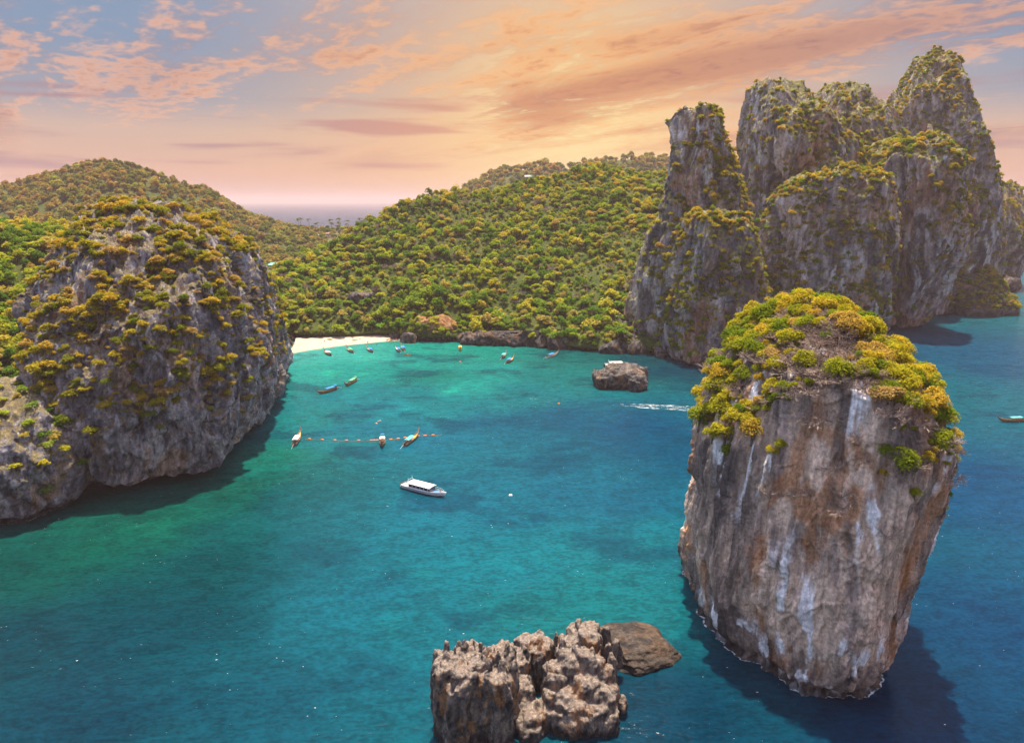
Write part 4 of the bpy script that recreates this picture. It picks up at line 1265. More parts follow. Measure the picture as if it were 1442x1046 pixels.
for p, n, s, k in zip(ap[own], an[own], sz[own], aw[own]):
    kk = rr.randrange(5)
    fam = rr.choices((0, 1, 2), (0.38, 0.40, 0.22))[0]
    zone = 'on top of' if n[2] > 0.6 else 'low on' if p[2] < 35 else 'half way up' if p[2] < 80 else 'high on'
    o = plant('peak_shrub', F_PEAK[fam][kk], tuple(p - np.array((0, 0, 0.35 * s))), s, rr.uniform(0, 6.28), rr.uniform(.7, 1.05), part=('foliage', 'stem'))
    tag(o, '%s %s shrub %s the %s' % ('large' if s > 2.4 else 'small', FAMILY[fam][0], zone, WHERE[k]), 'shrub', 'shrubs on the limestone peaks')
keep = ~own & (vis | (RNG.uniform(size=len(ap)) < 0.3))
mass('peak_scrub', 'olive scrub over the ledges and tops of the limestone peaks', ap[keep] - np.array((0, 0, 1.0)), sz[keep], C_PEAK, 'scrub', 5)

# --- distance
for nm, n, gap, smin, smax, lab in (('distant_hill', 7000, 6.0, 4.5, 8.0, 'dense forest over the hazy distant hill'), ('valley', 2200, 7.0, 3.4, 6.0, 'scattered trees over the low saddle'),
                                    ('far_ridge', 4200, 9.0, 6.5, 11.0, 'forest along the far hazy ridge')):
    pt, nt = sites(LAND[nm], n, False, lambda p, n_: (p[:, 2] > 3) * (n_[:, 1] < 0.55), 90 + n % 7, gap)
    pt = pt[in_view(pt, 40, 450) & (toward(pt, nt) > -0.1)]
    mass(nm + '_forest', lab, pt - np.array((0, 0, 1.0)), RNG.uniform(smin, smax, len(pt)), C_FAR, 'forest', n % 11)

# ================================================================== SHORE ROCKS
def boulder_mesh(seed, style='shore', sub=4):
    bm = bmesh.new()
    bmesh.ops.create_icosphere(bm, subdivisions=sub, radius=1.0)
    v = np.array([q.co[:] for q in bm.verts])
    f = np.array([[q.index for q in p.verts] for p in bm.faces])
    bm.free()
    r = np.random.default_rng(seed)
    v = v * r.uniform(0.75, 1.25, 3) * np.array((1, 1, 0.8))
    for _ in range(9):
        n = r.normal(size=3); n /= np.linalg.norm(n)
        h = r.uniform(0.55, 0.85)
        v = v - n * np.clip(v @ n - h, 0, None)[:, None] * 0.9
    nr = v / np.linalg.norm(v, axis=1)[:, None]
    v = v + nr * (0.16 * (ridged(v * 1.6 + seed, 4, 0.6) - 0.2) + 0.10 * fbm(v * 1.1 + seed, 2))[:, None]
    me = mesh_from('boulder', v, f)
    tint = rock_tint(style, v * 4.0 + np.array((seed * 9, 0, 14)), nr)
    at = me.color_attributes.new('rock_tint', 'FLOAT_COLOR', 'POINT')
    at.data.foreach_set('color', np.concatenate([tint, np.ones((len(v), 1))], 1).astype(np.float32).ravel())
    me.materials.append(M[style])
    return me
BOULD = [boulder_mesh(i + 1) for i in range(7)]
SMALLB = [boulder_mesh(i + 30, sub=2) for i in range(5)]
C_STONE = source_collection('stone_sources', SMALLB)
br = random.Random(12)
_q = P(890, 920, 127)
_fb = link('flat_boulder', boulder_mesh(77, 'slab', 6))
_fb.location = (_q[0], 128, 0.3); _fb.scale = (10.2, 7.6, 4.9); _fb.rotation_euler = (0.05, 0.12, 0.3)
tag(_fb, 'low smooth brown boulder behind the jagged crag', 'rock')
def boulder(px, py, s, label, group=None, z=None, flat=1.0):
    p = G(px, py, 0.0)
    o = link('boulder', BOULD[br.randrange(7)])
    o.location = (p[0], p[1], (0.2 * s * flat if z is None else z))
    o.rotation_euler = (br.uniform(-.3, .3), br.uniform(-.3, .3), br.uniform(0, 6.28))
    o.scale = (s, s * br.uniform(.8, 1.1), s * flat)
    tag(o, label, 'boulder', group)
    return o
shore_x = [545, 575, 640, 660, 680, 700, 720, 740, 760, 780, 800, 820, 840, 860, 880, 900, 920, 940]
shore_y = [472, 478, 477, 478, 478, 480, 481, 483, 485, 487, 489, 491, 492, 493, 493, 494, 496, 499]
for k in range(80):
    px = br.uniform(540, 938)
    if 578 < px < 640: continue
    py = float(np.interp(px, shore_x, shore_y)) + br.uniform(-1.5, 4.0)
    bs = br.uniform(2.4, 5.6)
    boulder(px, py, bs, '%s dark shore boulder %s' % ('large' if bs > 4 else 'small', 'near the beach' if px < 600 else 'below the middle of the wooded hill' if px < 800 else 'near the scree and the pillar'), 'boulders along the wooded shore', flat=br.uniform(0.9, 1.7))
boulder(868, 496, 6.2, 'separate dark boulder in the water between bay rock and shore')
boulder(850, 494, 3.4, 'small boulder beside the separate dark boulder near shore')
boulder(692, 480, 3.6, 'low flat boulder awash in front of the wooded shore', flat=0.5)
for px, py, s in ((404, 486, 4.5), (398, 494, 6.0), (410, 480, 3.4), (395, 476, 6.5), (415, 489, 2.2), (402, 468, 5.0), (408, 473, 3.0)):
    boulder(px, py, s, 'dark boulder where the grey cliff meets the beach', 'boulders beside the beach', flat=1.15)
loft('shore_outcrop', sil(470, [(447, 600, 622), (452, 588, 636), (460, 578, 644), (470, 574, 648), (478, 576, 646)], 12, 2.5), 200, 80, 'shore',
     'layered dark outcrop with an orange top beside the beach', 'rock', seed=41, big=2.5, bigs=12, med=2.0, meds=6, flute=0.8, flutes=3, fz=0.6, fine=0.4, fines=1.5, jag=0.8, jags=3, facets=8, fdepth=.1,
     extra=lambda v, n: dict(dark=np.zeros(len(v)), orange=sstep(6, 11, v[:, 2] + 3 * fbm(v / 4.0, 2)) * 0.75))
loft('hillside_crag', sil(497, [(412, 503, 517), (417, 494, 526), (428, 490, 530), (445, 490, 528)], 6, 2.6), 160, 70, 'shore',
     'dark rock face showing through trees above the beach', 'rock', seed=42, big=2, bigs=12, med=1.5, meds=6, flute=1.0, flutes=3, fz=3, fine=0.4, fines=1.5, jag=0.8, jags=3, facets=8, fdepth=.1)
loft('summit_rock', sil(722, [(238, 838, 846), (243, 832, 852), (252, 829, 855), (262, 828, 857)], 9, 2.4), 120, 60, 'shore',
     'bare brown rock near the top of the wooded hill', 'rock', seed=43, big=2, bigs=12, med=2, meds=7, flute=0.8, flutes=4, fz=2, fine=0.5, fines=2, jag=1.0, jags=4)
loft('shore_ledge', sil(452, [(468, 690, 900), (473, 660, 925), (480, 655, 932), (486, 655, 934)], 9, 2.2), 420, 50, 'shore',
     'long dark rock ledge at the waterline below the wooded hill', 'rock', seed=44, big=3.5, bigs=10, med=2.4, meds=6, flute=0.8, flutes=3, fz=1.2, fine=0.5, fines=1.5, jag=1.4, jags=3)
# scree running down beside the pillar
hg = LAND['wooded_hill'].reshape(-1, 3)
fine_pts, _ = sites(LAND['wooded_hill'], 26000, False, lambda p, n: ((p[:, 0] > 40) & (p[:, 2] < 60)) * 1.0, 77)
x, y, _f = project(fine_pts)
mid_x = np.interp(y, [395, 420, 445, 465, 492], [893, 884, 872, 880, 880])
half = np.interp(y, [395, 420, 445, 492], [6, 16, 13, 17])
ok = (np.abs(x - mid_x) < half) & (y > 395) & (y < 494)
SCREE = fine_pts[ok]
mass('scree', 'grey scree of broken stones running down beside the pillar', SCREE[:1400], RNG.uniform(0.7, 1.9, min(1400, len(SCREE))), C_STONE, 'scree', 8)

# ================================================================== BOATS
M['wood'] = plain('varnished_wood', (0.30, 0.15, 0.07), 0.45, 0.4, 0.25, 2.0)
M['wood_dark'] = plain('dark_wood', (0.11, 0.06, 0.04), 0.5, 0.4, 0.25, 2.0)
M['deck'] = plain('deck_boards', (0.34, 0.23, 0.14), 0.7, 0.2, 0.2, 2.0)
M['white'] = plain('white_gelcoat', (0.80, 0.79, 0.77), 0.25, 0.5, 0.03, 1.0)
M['offwhite'] = plain('faded_white_canvas', (0.72, 0.68, 0.60), 0.8, 0.1, 0.06, 1.0)
M['blue'] = plain('blue_canvas', (0.03, 0.20, 0.52), 0.7, 0.2, 0.12, 1.5)
M['teal'] = plain('teal_canvas', (0.10, 0.42, 0.42), 0.7, 0.2, 0.12, 1.5)
M['green'] = plain('green_canvas', (0.12, 0.36, 0.18), 0.7, 0.2, 0.12, 1.5)
M['yellow'] = plain('yellow_paint', (0.72, 0.36, 0.03), 0.5, 0.3, 0.1, 1.5)
M['orange'] = plain('orange_plastic', (0.78, 0.20, 0.03), 0.4, 0.4, 0.05, 1.5)
M['red'] = plain('red_ribbon', (0.50, 0.06, 0.08), 0.6, 0.2, 0.1, 3.0)
M['black'] = plain('black_metal', (0.03, 0.03, 0.032), 0.4, 0.5, 0.1, 3.0)
M['glass'] = plain('tinted_glass', (0.03, 0.035, 0.045), 0.08, 0.6, 0.05, 1.0)
M['skin'] = plain('skin', (0.45, 0.26, 0.17), 0.6, 0.3, 0.05, 3.0)
M['metal'] = plain('steel_rail', (0.55, 0.56, 0.58), 0.3, 0.5, 0.05, 3.0)

def hull_mesh(mat, L, beam, free, bow_rise, rake, draft=0.35, n=22, stern_w=0.78, full=1.6, fine=0.06):
    v, f = [], []
    m = 9
    for i in range(n):
        t = i / (n - 1)
        x = -L / 2 + L * t
        b = beam / 2 * (stern_w + (1 - stern_w) * min(1, t / 0.35)) * (1 - max(0, (t - 0.45) / 0.55) ** full * (1 - fine))
        top = free + 0.15 * (1 - t) ** 2 + bow_rise * max(0, (t - 0.45) / 0.55) ** 2.3
        bot = -draft + (draft + free * 0.35 + bow_rise * 0.55) * max(0, (t - 0.62) / 0.38) ** 2.2
        for j in range(m):
            a = j / (m - 1) * 2 - 1
            w = math.copysign(abs(a) ** 0.62, a)
            zz = bot + (top - bot) * abs(a) ** 2.1
            v.append((x + rake * max(0, (t - .5) * 2) ** 2 * (abs(a) ** 1.5), b * w, zz))
    for i in range(n - 1):
        for j in range(m - 1):
            f.append((i * m + j, i * m + j + 1, (i + 1) * m + j + 1, (i + 1) * m + j))
    f.append(tuple(range(m)))
    return mesh_from('hull', v, f, mat, True), [(v[i * m], v[i * m + m - 1]) for i in range(n)]
def arch_mesh(name, x0, x1, w, z, rise, mat, nx=6, ny=7, th=0.06, sag=0.0):
    v, f = [], []
    for lay in (0, 1):
        for i in range(nx):
            for j in range(ny):
                a = j / (ny - 1) * 2 - 1
                v.append((x0 + (x1 - x0) * i / (nx - 1), w * a, z + rise * (1 - a * a) - sag * math.sin(math.pi * ((i * 2.0) / (nx - 1) % 1)) - lay * th))
    k = nx * ny
    for i in range(nx - 1):
        for j in range(ny - 1):
            q = (i * ny + j, i * ny + j + 1, (i + 1) * ny + j + 1, (i + 1) * ny + j)
            f.append(q[::-1]); f.append(tuple(a + k for a in q))
    ring = [i * ny for i in range(nx)] + [(nx - 1) * ny + j for j in range(1, ny)] + [i * ny + ny - 1 for i in range(nx - 2, -1, -1)] + [j for j in range(ny - 2, 0, -1)]
    for a, b in zip(ring, ring[1:] + ring[:1]):
        f.append((a, b, b + k, a + k))
    return mesh_from(name, v, f, mat, True)
def deck_mesh(rim, z, mat, t0=1, t1=-2):
    v, f = [], []
    rows = rim[t0:t1]
    for a, b in rows:
        v += [(a[0], a[1] * 0.86, z(a[0])), (b[0], b[1] * 0.86, z(b[0]))]
    for i in range(len(rows) - 1):
        f.append((2 * i, 2 * i + 2, 2 * i + 3, 2 * i + 1))
    return mesh_from('deck', v, f, mat, False)

def longtail(label, stern, bow, canopy='blue', hull='wood', nose='yellow', group='longtail boats in the bay', L=None, canopy_span=(-0.36, 0.10), second=None):
    a, b = G(*stern), G(*bow)
    d = b - a
    L = L or float(np.clip(np.hypot(d[0], d[1]), 9.5, 12.5))
    c = (a + b) / 2
    root = empty('longtail_boat', (c[0], c[1], 0.02), math.atan2(d[1], d[0]))
    tag(root, label, 'boat', group)
    hm, rim = hull_mesh(M[hull], L, 2.1, 0.75, 1.5, 0.9)
    h = link('hull', hm, root)
    for side in (0, 1):
        MB().tube([(r[side][0], r[side][1], r[side][2] + 0.03) for r in rim], 0.07, 5).build('gunwale', M['deck'], h, True)
    link('deck', deck_mesh(rim, lambda x: 0.30, M['deck'], 0, -5), root)
    fd = deck_mesh(rim, lambda x: 0.62 + 1.25 * max(0, (x - 0.18 * L) / (0.4 * L)) ** 2, M[nose], -8, -1)
    fd.name = 'foredeck'
    link('foredeck', fd, root)
    tip = Vector(rim[-1][0]); tip.y = 0
    pr = MB().tube([tip - Vector((0.5, 0, 0.5)), tip + Vector((0.15, 0, 0.15)), tip + Vector((0.42, 0, 1.35))], [0.16, 0.15, 0.09], 6).build('prow', M['wood_dark'], root, True)
    MB().tube([tip + Vector((0.16, 0, 0.2)), tip + Vector((0.27, 0, 0.65))], [0.21, 0.19], 7).build('ribbon', M['red'], pr, True)
    x0, x1 = canopy_span[0] * L, canopy_span[1] * L
    link('canopy', arch_mesh('canopy', x0, x1, 1.02, 1.95, 0.22, M[canopy], 9, 7, 0.05, 0.04), root)
    if second:
        link('canopy', arch_mesh('canopy', -0.47 * L, -0.37 * L, 0.75, 2.45, 0.15, M[second], 5, 7, 0.05), root)
        for sx in (-0.46, -0.38):
            for sy in (-.7, .7): MB().tube([(sx * L, sy, 0.5), (sx * L, sy, 2.46)], 0.03, 5).build('post', M['wood_dark'], root)
    for k in range(3):
        xx = x0 + (x1 - x0) * (0.05 + 0.45 * k)
        for sy in (-0.92, 0.92):
            MB().tube([(xx, sy, 0.45), (xx, sy * 1.02, 2.0)], 0.035, 5).build('post', M['wood_dark'], root)
    for k in range(3):
        xx = x0 + (x1 - x0) * (0.2 + 0.3 * k)
        MB().box(xx - .16, xx + .16, -.85, .85, 0.55, 0.61).build('bench', M['wood'], root)
    e = MB().box(-L / 2 - 0.25, -L / 2 + 0.75, -.28, .28, 0.85, 1.35).build('engine', M['black'], root)
    MB().tube([(-L / 2 + 0.1, 0, 1.15), (-L / 2 - 3.2, 0.25, 0.15)], 0.05, 5).build('tail_shaft', M['metal'], e)
    return root
longtail('longtail boat with cream canopy moored nearest the grey cliff', (413, 630), (424, 612), 'offwhite', 'wood', 'yellow')
longtail('small longtail boat seen end-on with a raised blue sunshade by the float line', (539, 618), (538, 632), 'offwhite', 'wood', 'yellow', L=10, canopy_span=(-0.30, 0.0), second='blue')
longtail('longtail boat with teal canopy and yellow foredeck beside the float line', (569, 629), (589, 614), 'teal', 'wood', 'yellow', L=12.5)
longtail('longtail boat with blue canopy lying out from the beach beside a green-topped one', (474, 548), (448, 556), 'blue', 'wood', 'wood', second='blue')
longtail('longtail boat with green canopy lying out from the beach', (502, 536), (486, 545), 'green', 'wood', 'wood', second='green')
longtail('longtail boat with white canopy at the end of the beach', (468, 502), (455, 496), 'offwhite', 'wood_dark', 'deck', 'longtail boats along the beach', L=11)
longtail('longtail boat with green canopy moored off the middle of the beach', (499, 498), (487, 492), 'green', 'wood_dark', 'deck', 'longtail boats along the beach', L=11)
longtail('longtail boat with blue canopy and dark hull moored off the beach people', (527, 498), (515, 491), 'blue', 'wood_dark', 'deck', 'longtail boats along the beach', L=11)
longtail('longtail boat with blue canopy and pale prow, outer of the moored pair', (565, 498), (556, 490), 'blue', 'wood_dark', 'offwhite', 'longtail boats along the beach', L=11)
longtail('longtail boat with blue canopy, inner of the moored pair', (571, 496), (564, 488), 'blue', 'wood', 'deck', 'longtail boats along the beach', L=11)
longtail('all-yellow longtail boat seen end-on near the wooded shore', (648, 489), (648, 497), 'yellow', 'yellow', 'yellow', L=10)
longtail('longtail boat with light blue canopy, inner of two off the wooded shore', (706, 506), (713, 499), 'teal', 'wood_dark', 'wood', L=10.5)
longtail('longtail boat with blue canopy and yellow prow, outer of two off the wooded shore', (711, 513), (725, 505), 'blue', 'wood_dark', 'yellow', L=11)
longtail('longtail boat with pale blue canopy moored near the lone bay rock', (768, 505), (787, 499), 'blue', 'offwhite', 'wood', L=12)
longtail('longtail boat with turquoise canopy running through open sea', (1438, 593), (1411, 594), 'teal', 'wood', 'wood', 'boats under way', L=11.5)

def speedboat(label, stern, bow, L, group=None):
    a, b = G(*stern), G(*bow)
    d = b - a
    c = (a + b) / 2
    root = empty('speedboat', (c[0], c[1], 0.02), math.atan2(d[1], d[0]))
    tag(root, label, 'boat', group)
    hm, rim = hull_mesh(M['white'], L, 3.9, 1.15, 0.55, 0.6, 0.4, 26, 0.92, 2.2, 0.02)
    h = link('hull', hm, root)
    for side in (0, 1):
        MB().tube([(r[side][0], r[side][1] * 1.005, r[side][2] - 0.30) for r in rim[:-1]], 0.055, 5).build('stripe', M['blue'], h, True)
        MB().tube([(r[side][0], r[side][1], r[side][2] + 0.02) for r in rim], 0.09, 5).build('gunwale', M['white'], h, True)
    link('deck', deck_mesh(rim, lambda x: 0.75, M['offwhite'], 0, -2), root)
    x0, x1 = -0.30 * L, 0.17 * L
    for sy in (-1, 1):
        MB().box(x0, x1, sy * 1.62 - 0.05, sy * 1.62 + 0.05, 0.75, 1.35).build('cabin_side', M['white'], root)
        for k in range(5):
            w = (x1 - x0) / 5
            MB().box(x0 + k * w + .08, x0 + (k + 1) * w - .08, sy * 1.60 - 0.03, sy * 1.60 + 0.03, 1.36, 2.30).build('window', M['glass'], root)
        for k in range(6):
            xx = x0 + (x1 - x0) * k / 5
            MB().tube([(xx, sy * 1.6, 1.3), (xx, sy * 1.62, 2.5)], 0.06, 5).build('post', M['white'], root)
    ws = MB().add([(x1 + 0.9, -1.2, 1.3), (x1 + 0.9, 1.2, 1.3), (x1 + 0.1, 1.5, 2.4), (x1 + 0.1, -1.5, 2.4), (x1 + 0.84, -1.2, 1.3), (x1 + 0.84, 1.2, 1.3), (x1 + 0.04, 1.5, 2.4), (x1 + 0.04, -1.5, 2.4)],
                  [(0, 1, 2, 3), (7, 6, 5, 4), (0, 4, 5, 1), (2, 6, 7, 3), (1, 5, 6, 2), (3, 7, 4, 0)]).build('windscreen', M['glass'], root)
    link('roof', arch_mesh('roof', x0 - 0.5, x1 + 0.9, 1.85, 2.48, 0.22, M['white'], 8, 9, 0.12), root)
    for k in range(4):
        xx = x0 + 0.8 + k * 1.7
        MB().box(xx, xx + 0.5, -1.3, 1.3, 0.76, 1.25).build('seat', M['blue'] if k % 2 else M['wood_dark'], root)
    MB().box(0.245 * L, 0.36 * L, -0.95, 0.95, 0.78, 1.02).build('bow_cushion', M['blue'], root)
    MB().tube([(0.22 * L, -1.62, 1.9), (0.36 * L, -1.25, 2.0), (0.47 * L, -0.35, 2.15), (0.47 * L, 0.35, 2.15), (0.36 * L, 1.25, 2.0), (0.22 * L, 1.62, 1.9)], 0.035, 5).build('bow_rail', M['metal'], root)
    for sy in (-0.9, 0, 0.9):
        en = MB().box(-L / 2 - 0.75, -L / 2 - 0.05, sy - .25, sy + .25, 0.55, 1.45).build('outboard_engine', M['black'], root)
        MB().box(-L / 2 - 0.55, -L / 2 - 0.25, sy - .1, sy + .1, -0.5, 0.55).build('leg', M['black'], en)
    MB().box(-L / 2 - 0.1, -0.40 * L, -1.7, 1.7, 0.74, 0.82).build('stern_platform', M['offwhite'], root)
    for sy in (-1.0, 1.0):
        MB().tube([(x0 - 0.3, sy, 2.6), (x0 - 0.55, sy, 4.0)], 0.03, 5).build('antenna', M['white'], root)
    MB().tube([(x0 - .2, -1.3, 2.6), (x0 - .5, -1.2, 3.3), (x0 - .5, 1.2, 3.3), (x0 - .2, 1.3, 2.6)], 0.05, 5).build('radar_arch', M['white'], root)
    return root
speedboat('white speedboat with a long white roof drifting in mid bay', (569, 685), (626, 700), 16.5)
speedboat('white boat half hidden behind the lone bay rock', (852, 516), (884, 515.5), 13.0)

# --- wakes and foam
def wake(path, w0, w1, label, k0=0.3, k1=1.0, n=60, m=9):
    pts = catmull([G(*q) for q in path], n)
    tg = np.gradient(pts, axis=0); tg /= np.linalg.norm(tg, axis=1)[:, None]
    sd = np.stack([-tg[:, 1], tg[:, 0], np.zeros(n)], 1)
    v, fo = [], []
    for i in range(n):
        t = i / (n - 1)
        w = w0 + (w1 - w0) * t
        for j in range(m):
            a = j / (m - 1) * 2 - 1
            v.append(pts[i] + sd[i] * w * a + np.array((0, 0, 0.03)))
            edge = 0.72 + 0.28 * abs(a) ** 2 if abs(a) < 0.85 else 0.0
            fo.append((k0 + (k1 - k0) * math.sin(math.pi * min(1, t * 1.15)) ** 0.5) * edge if 0 < i < n - 1 else 0.0)
    me = mesh_from('wake', v, quads(n, m), M['foam'])
    at = me.attributes.new('foam', 'FLOAT', 'POINT'); at.data.foreach_set('value', np.array(fo, np.float32))
    return tag(link('wake', me), label, 'wake', kind='stuff')
wake([(862, 569), (890, 571), (930, 573), (985, 576), (1040, 579)], 2.0, 7.0, 'white foaming wake running behind the huge stack', 0.30, 0.70)
wake([(690, 553), (740, 561), (790, 567), (850, 573)], 1.2, 2.2, 'thin broken line of foam across the bay', 0.2, 0.5)
wake([(1428, 594), (1445, 592), (1480, 590), (1540, 588)], 0.8, 4.0, 'white wake behind the boat on the open sea', 0.4, 0.7)
wake([(900, 625), (930, 620), (960, 617)], 1.0, 1.5, 'faint foam streak beside the huge stack', 0.2, 0.4)

# --- float line
def float_line():
    path = [G(*q) for q in ((430, 618), (465, 620), (500, 620.5), (536, 620), (560, 618), (580, 615), (600, 613.5), (622, 612))]
    pts = catmull(path, 60)
    root = empty('float_line', tuple(pts[0]))
    tag(root, 'string of orange floats stretched between the moored boats', 'float line')
    loc = pts - pts[0]
    MB().tube([(p[0], p[1], 0.05) for p in loc], 0.06, 4).build('rope', M['orange'], root)
    fm = MB().tube([(-.75, 0, 0), (-.5, 0, 0), (0, 0, 0), (.5, 0, 0), (.75, 0, 0)], [0.08, .28, .36, .28, .08], 8).mesh('float', M['orange'], True)
    for k in list(range(2, 58, 4)) + [23, 24]:
        o = link('float', fm, root); o.location = (loc[k][0], loc[k][1], 0.12)
        t = loc[min(k + 1, 59)] - loc[k - 1]; o.rotation_euler = (0, 0, math.atan2(t[1], t[0]))
float_line()
for px, py, lab in ((719, 698, 'white mooring buoy alone beyond the speedboat'), (787, 569, 'orange buoy beside the thin line of foam'), (648, 510, 'orange buoy near the yellow boat')):
    p = G(px, py)
    r = empty('buoy', tuple(p)); tag(r, lab, 'buoy')
    mt = M['white'] if 'white' in lab else M['orange']
    MB().tube([(0, 0, -.3), (0, 0, -.15), (0, 0, .2), (0, 0, .5), (0, 0, .62)], [.2, .5, .62, .45, .15], 10).build('float', mt, r, True)
    MB().tube([(0, 0, .6), (0, 0, .8)], .08, 6).build('ring', M['black'], r, True)

# ================================================================== PEOPLE, KAYAKS
def skin_figure(name, verts, edges, radii, mats):
    me = bpy.data.meshes.new(name + '_raw')
    me.from_pydata(verts, edges, [])
    o = bpy.data.objects.new(name + '_raw', me)
    COL.objects.link(o)
    sk = o.modifiers.new('skin', 'SKIN')
    for d, r in zip(me.skin_vertices[0].data, radii): d.radius = (r, r)
    me.skin_vertices[0].data[0].use_root = True
    ss = o.modifiers.new('sub', 'SUBSURF'); ss.levels = 1; ss.render_levels = 1
    ev = bpy.data.meshes.new_from_object(o.evaluated_get(bpy.context.evaluated_depsgraph_get()))
    bpy.data.objects.remove(o)
    ev.materials.clear()
    for m in mats: ev.materials.append(M[m])
    ev.polygons.foreach_set('use_smooth', np.ones(len(ev.polygons), bool))
    for p in ev.polygons: p.material_index = 1 if 0.62 < p.center.z < (1.0 if len(mats) < 3 else 1.45) else 0
    return ev
stand_v = [(0, 0, .95), (0, 0, 1.2), (0, 0, 1.42), (0, 0, 1.55), (0, 0.02, 1.74), (.2, 0, 1.42), (.27, .03, 1.15), (.29, .1, .9), (-.2, 0, 1.42), (-.3, .02, 1.16), (-.28, .12, .92),
           (.1, 0, .9), (.12, .05, .5), (.13, 0, .07), (.13, .14, .04), (-.1, 0, .9), (-.13, -.05, .5), (-.15, -.1, .07), (-.15, .04, .04)]
stand_e = [(0, 1), (1, 2), (2, 3), (3, 4), (2, 5), (5, 6), (6, 7), (2, 8), (8, 9), (9, 10), (0, 11), (11, 12), (12, 13), (13, 14), (0, 15), (15, 16), (16, 17), (17, 18)]
stand_r = [.15, .14, .15, .06, .11, .06, .05, .035, .06, .05, .035, .1, .07, .045, .04, .1, .07, .045, .04]
for col_ in ('blue', 'red', 'yellow', 'white'): pass
PERSON = {c: skin_figure('person', stand_v, stand_e, stand_r, ['skin', c]) for c in ('blue', 'red', 'black')}
bpeople = [(457, 483, 'blue', 'person in blue shorts standing on the sand near the dark boulders'), (507, 480, 'red', 'person in red shorts standing on the sand in mid beach'), (518, 484, 'black', 'person in dark shorts at the edge of the water'),
           (530, 487, 'blue', 'person in blue shorts wading beside the moored blue-topped boat'), (545, 481, 'red', 'person in red shorts beside the yellow kayaks'), (497, 478, 'black', 'person in dark shorts high on the sand')]
for px, py, c, lab in bpeople:
    z = 0.6 if py < 484 else (0.1 if py < 486 else -0.7)
    p = G(px, py, z)
    o = link('person', PERSON[c]); o.location = p; o.rotation_euler = (0, 0, br.uniform(0, 6.28)); o.scale = (1.15,) * 3
    tag(o, lab, 'person')
_b, _s = G(626, 700), G(569, 685)
_d = (_b - _s) / np.linalg.norm(_b - _s)
_c = (_b + _s) / 2 + _d * 6.6
o = link('person', PERSON['red']); o.location = (_c[0], _c[1], 0.78); tag(o, 'person in red shorts standing at the bow of the white speedboat', 'person')
swim_v = [(0, 0, 0), (0, .3, .03), (0, .55, .05), (0, .66, .1), (0, .82, .14), (.2, .55, .02), (.45, .75, 0), (.55, 1.0, -.02), (-.2, .55, .02), (-.5, .5, -.05), (-.6, .25, -.1),
          (.1, -.1, -.02), (.13, -.5, -.06), (.2, -.9, -.12), (-.1, -.1, -.02), (-.13, -.5, -.08), (-.1, -.92, -.1)]
swim_e = [(0, 1), (1, 2), (2, 3), (3, 4), (2, 5), (5, 6), (6, 7), (2, 8), (8, 9), (9, 10), (0, 11), (11, 12), (12, 13), (0, 14), (14, 15), (15, 16)]
swim_r = [.15, .14, .15, .06, .11, .06, .05, .035, .06, .05, .035, .1, .07, .045, .1, .07, .045]
SWIM = skin_figure('swimmer', swim_v, swim_e, swim_r, ['skin', 'skin'])
for px, py, rz, lab in ((530.5, 596, 0.5, 'swimmer closer to the float line, body along the view'), (533.5, 592.5, -1.2, 'swimmer reaching sideways just beyond the other swimmer')):
    p = G(px, py)
    o = link('person', SWIM); o.location = (p[0], p[1], 0.03); o.rotation_euler = (0, 0, rz); o.scale = (1.2,) * 3
    tag(o, lab, 'person')
sit_v = [(0, 0, .15), (0, -.05, .4), (0, -.02, .62), (0, 0, .75), (0, .03, .93), (.2, 0, .62), (.32, .2, .45), (.25, .45, .45), (-.2, 0, .62), (-.32, .2, .45), (-.25, .45, .45), (.1, .08, .15), (.14, .5, .35), (.12, .85, .12), (-.1, .08, .15), (-.14, .5, .35), (-.12, .85, .12)]
sit_e = [(0, 1), (1, 2), (2, 3), (3, 4), (2, 5), (5, 6), (6, 7), (2, 8), (8, 9), (9, 10), (0, 11), (11, 12), (12, 13), (0, 14), (14, 15), (15, 16)]
SIT = skin_figure('sitter', sit_v, sit_e, [.15, .14, .15, .06, .11, .06, .05, .04, .06, .05, .04, .1, .07, .05, .1, .07, .05], ['skin', 'red'])
def kayak(px, py, rz, mat, label, z=0.0, group=None):
    p = G(px, py, z)
    root = empty('kayak', (p[0], p[1], z + 0.02), rz)
    tag(root, label, 'kayak', group)
    hm, rim = hull_mesh(M[mat], 4.2, 0.85, 0.28, 0.18, 0.1, 0.12, 16, 0.12, 2.0, 0.05)
    link('hull', hm, root)
    link('deck', deck_mesh(rim, lambda x: 0.22, M[mat], 0, -1), root)
    MB().box(-.5, -.42, -.3, .3, .22, .5).build('seat_back', M['black'], root)
    return root
k_ = kayak(574, 500, 0.25, 'orange', 'orange kayak paddled past the moored pair of boats')
o = link('person', SIT); o.location = k_.location + Vector((-.2, 0, .2)); o.rotation_euler = (0, 0, 0.25 - math.pi / 2)
tag(o, 'person sitting in the orange kayak', 'person')
for px, py, rz, mt, lab in ((548, 478, 1.2, 'yellow', 'yellow kayak drawn up on the sand, higher one'), (552, 480, 0.9, 'yellow', 'yellow kayak drawn up on the sand, lower one'), (557, 478, 1.4, 'red', 'red kayak lying beside the yellow kayaks'),
                            (500, 479, 0.4, 'yellow', 'small yellow kayak alone in mid beach')):
    kayak(px, py, rz, mt, lab, 1.2)
for px, py, s in ((464, 479, 1.6),):
    o = plant('beach_shrub', K_CLIFF[1], G(px, py, 1.3), s * 1.3, 0.3, 0.4, part=('foliage', 'stem')); tag(o, 'low green bush growing alone on the sand', 'bush')

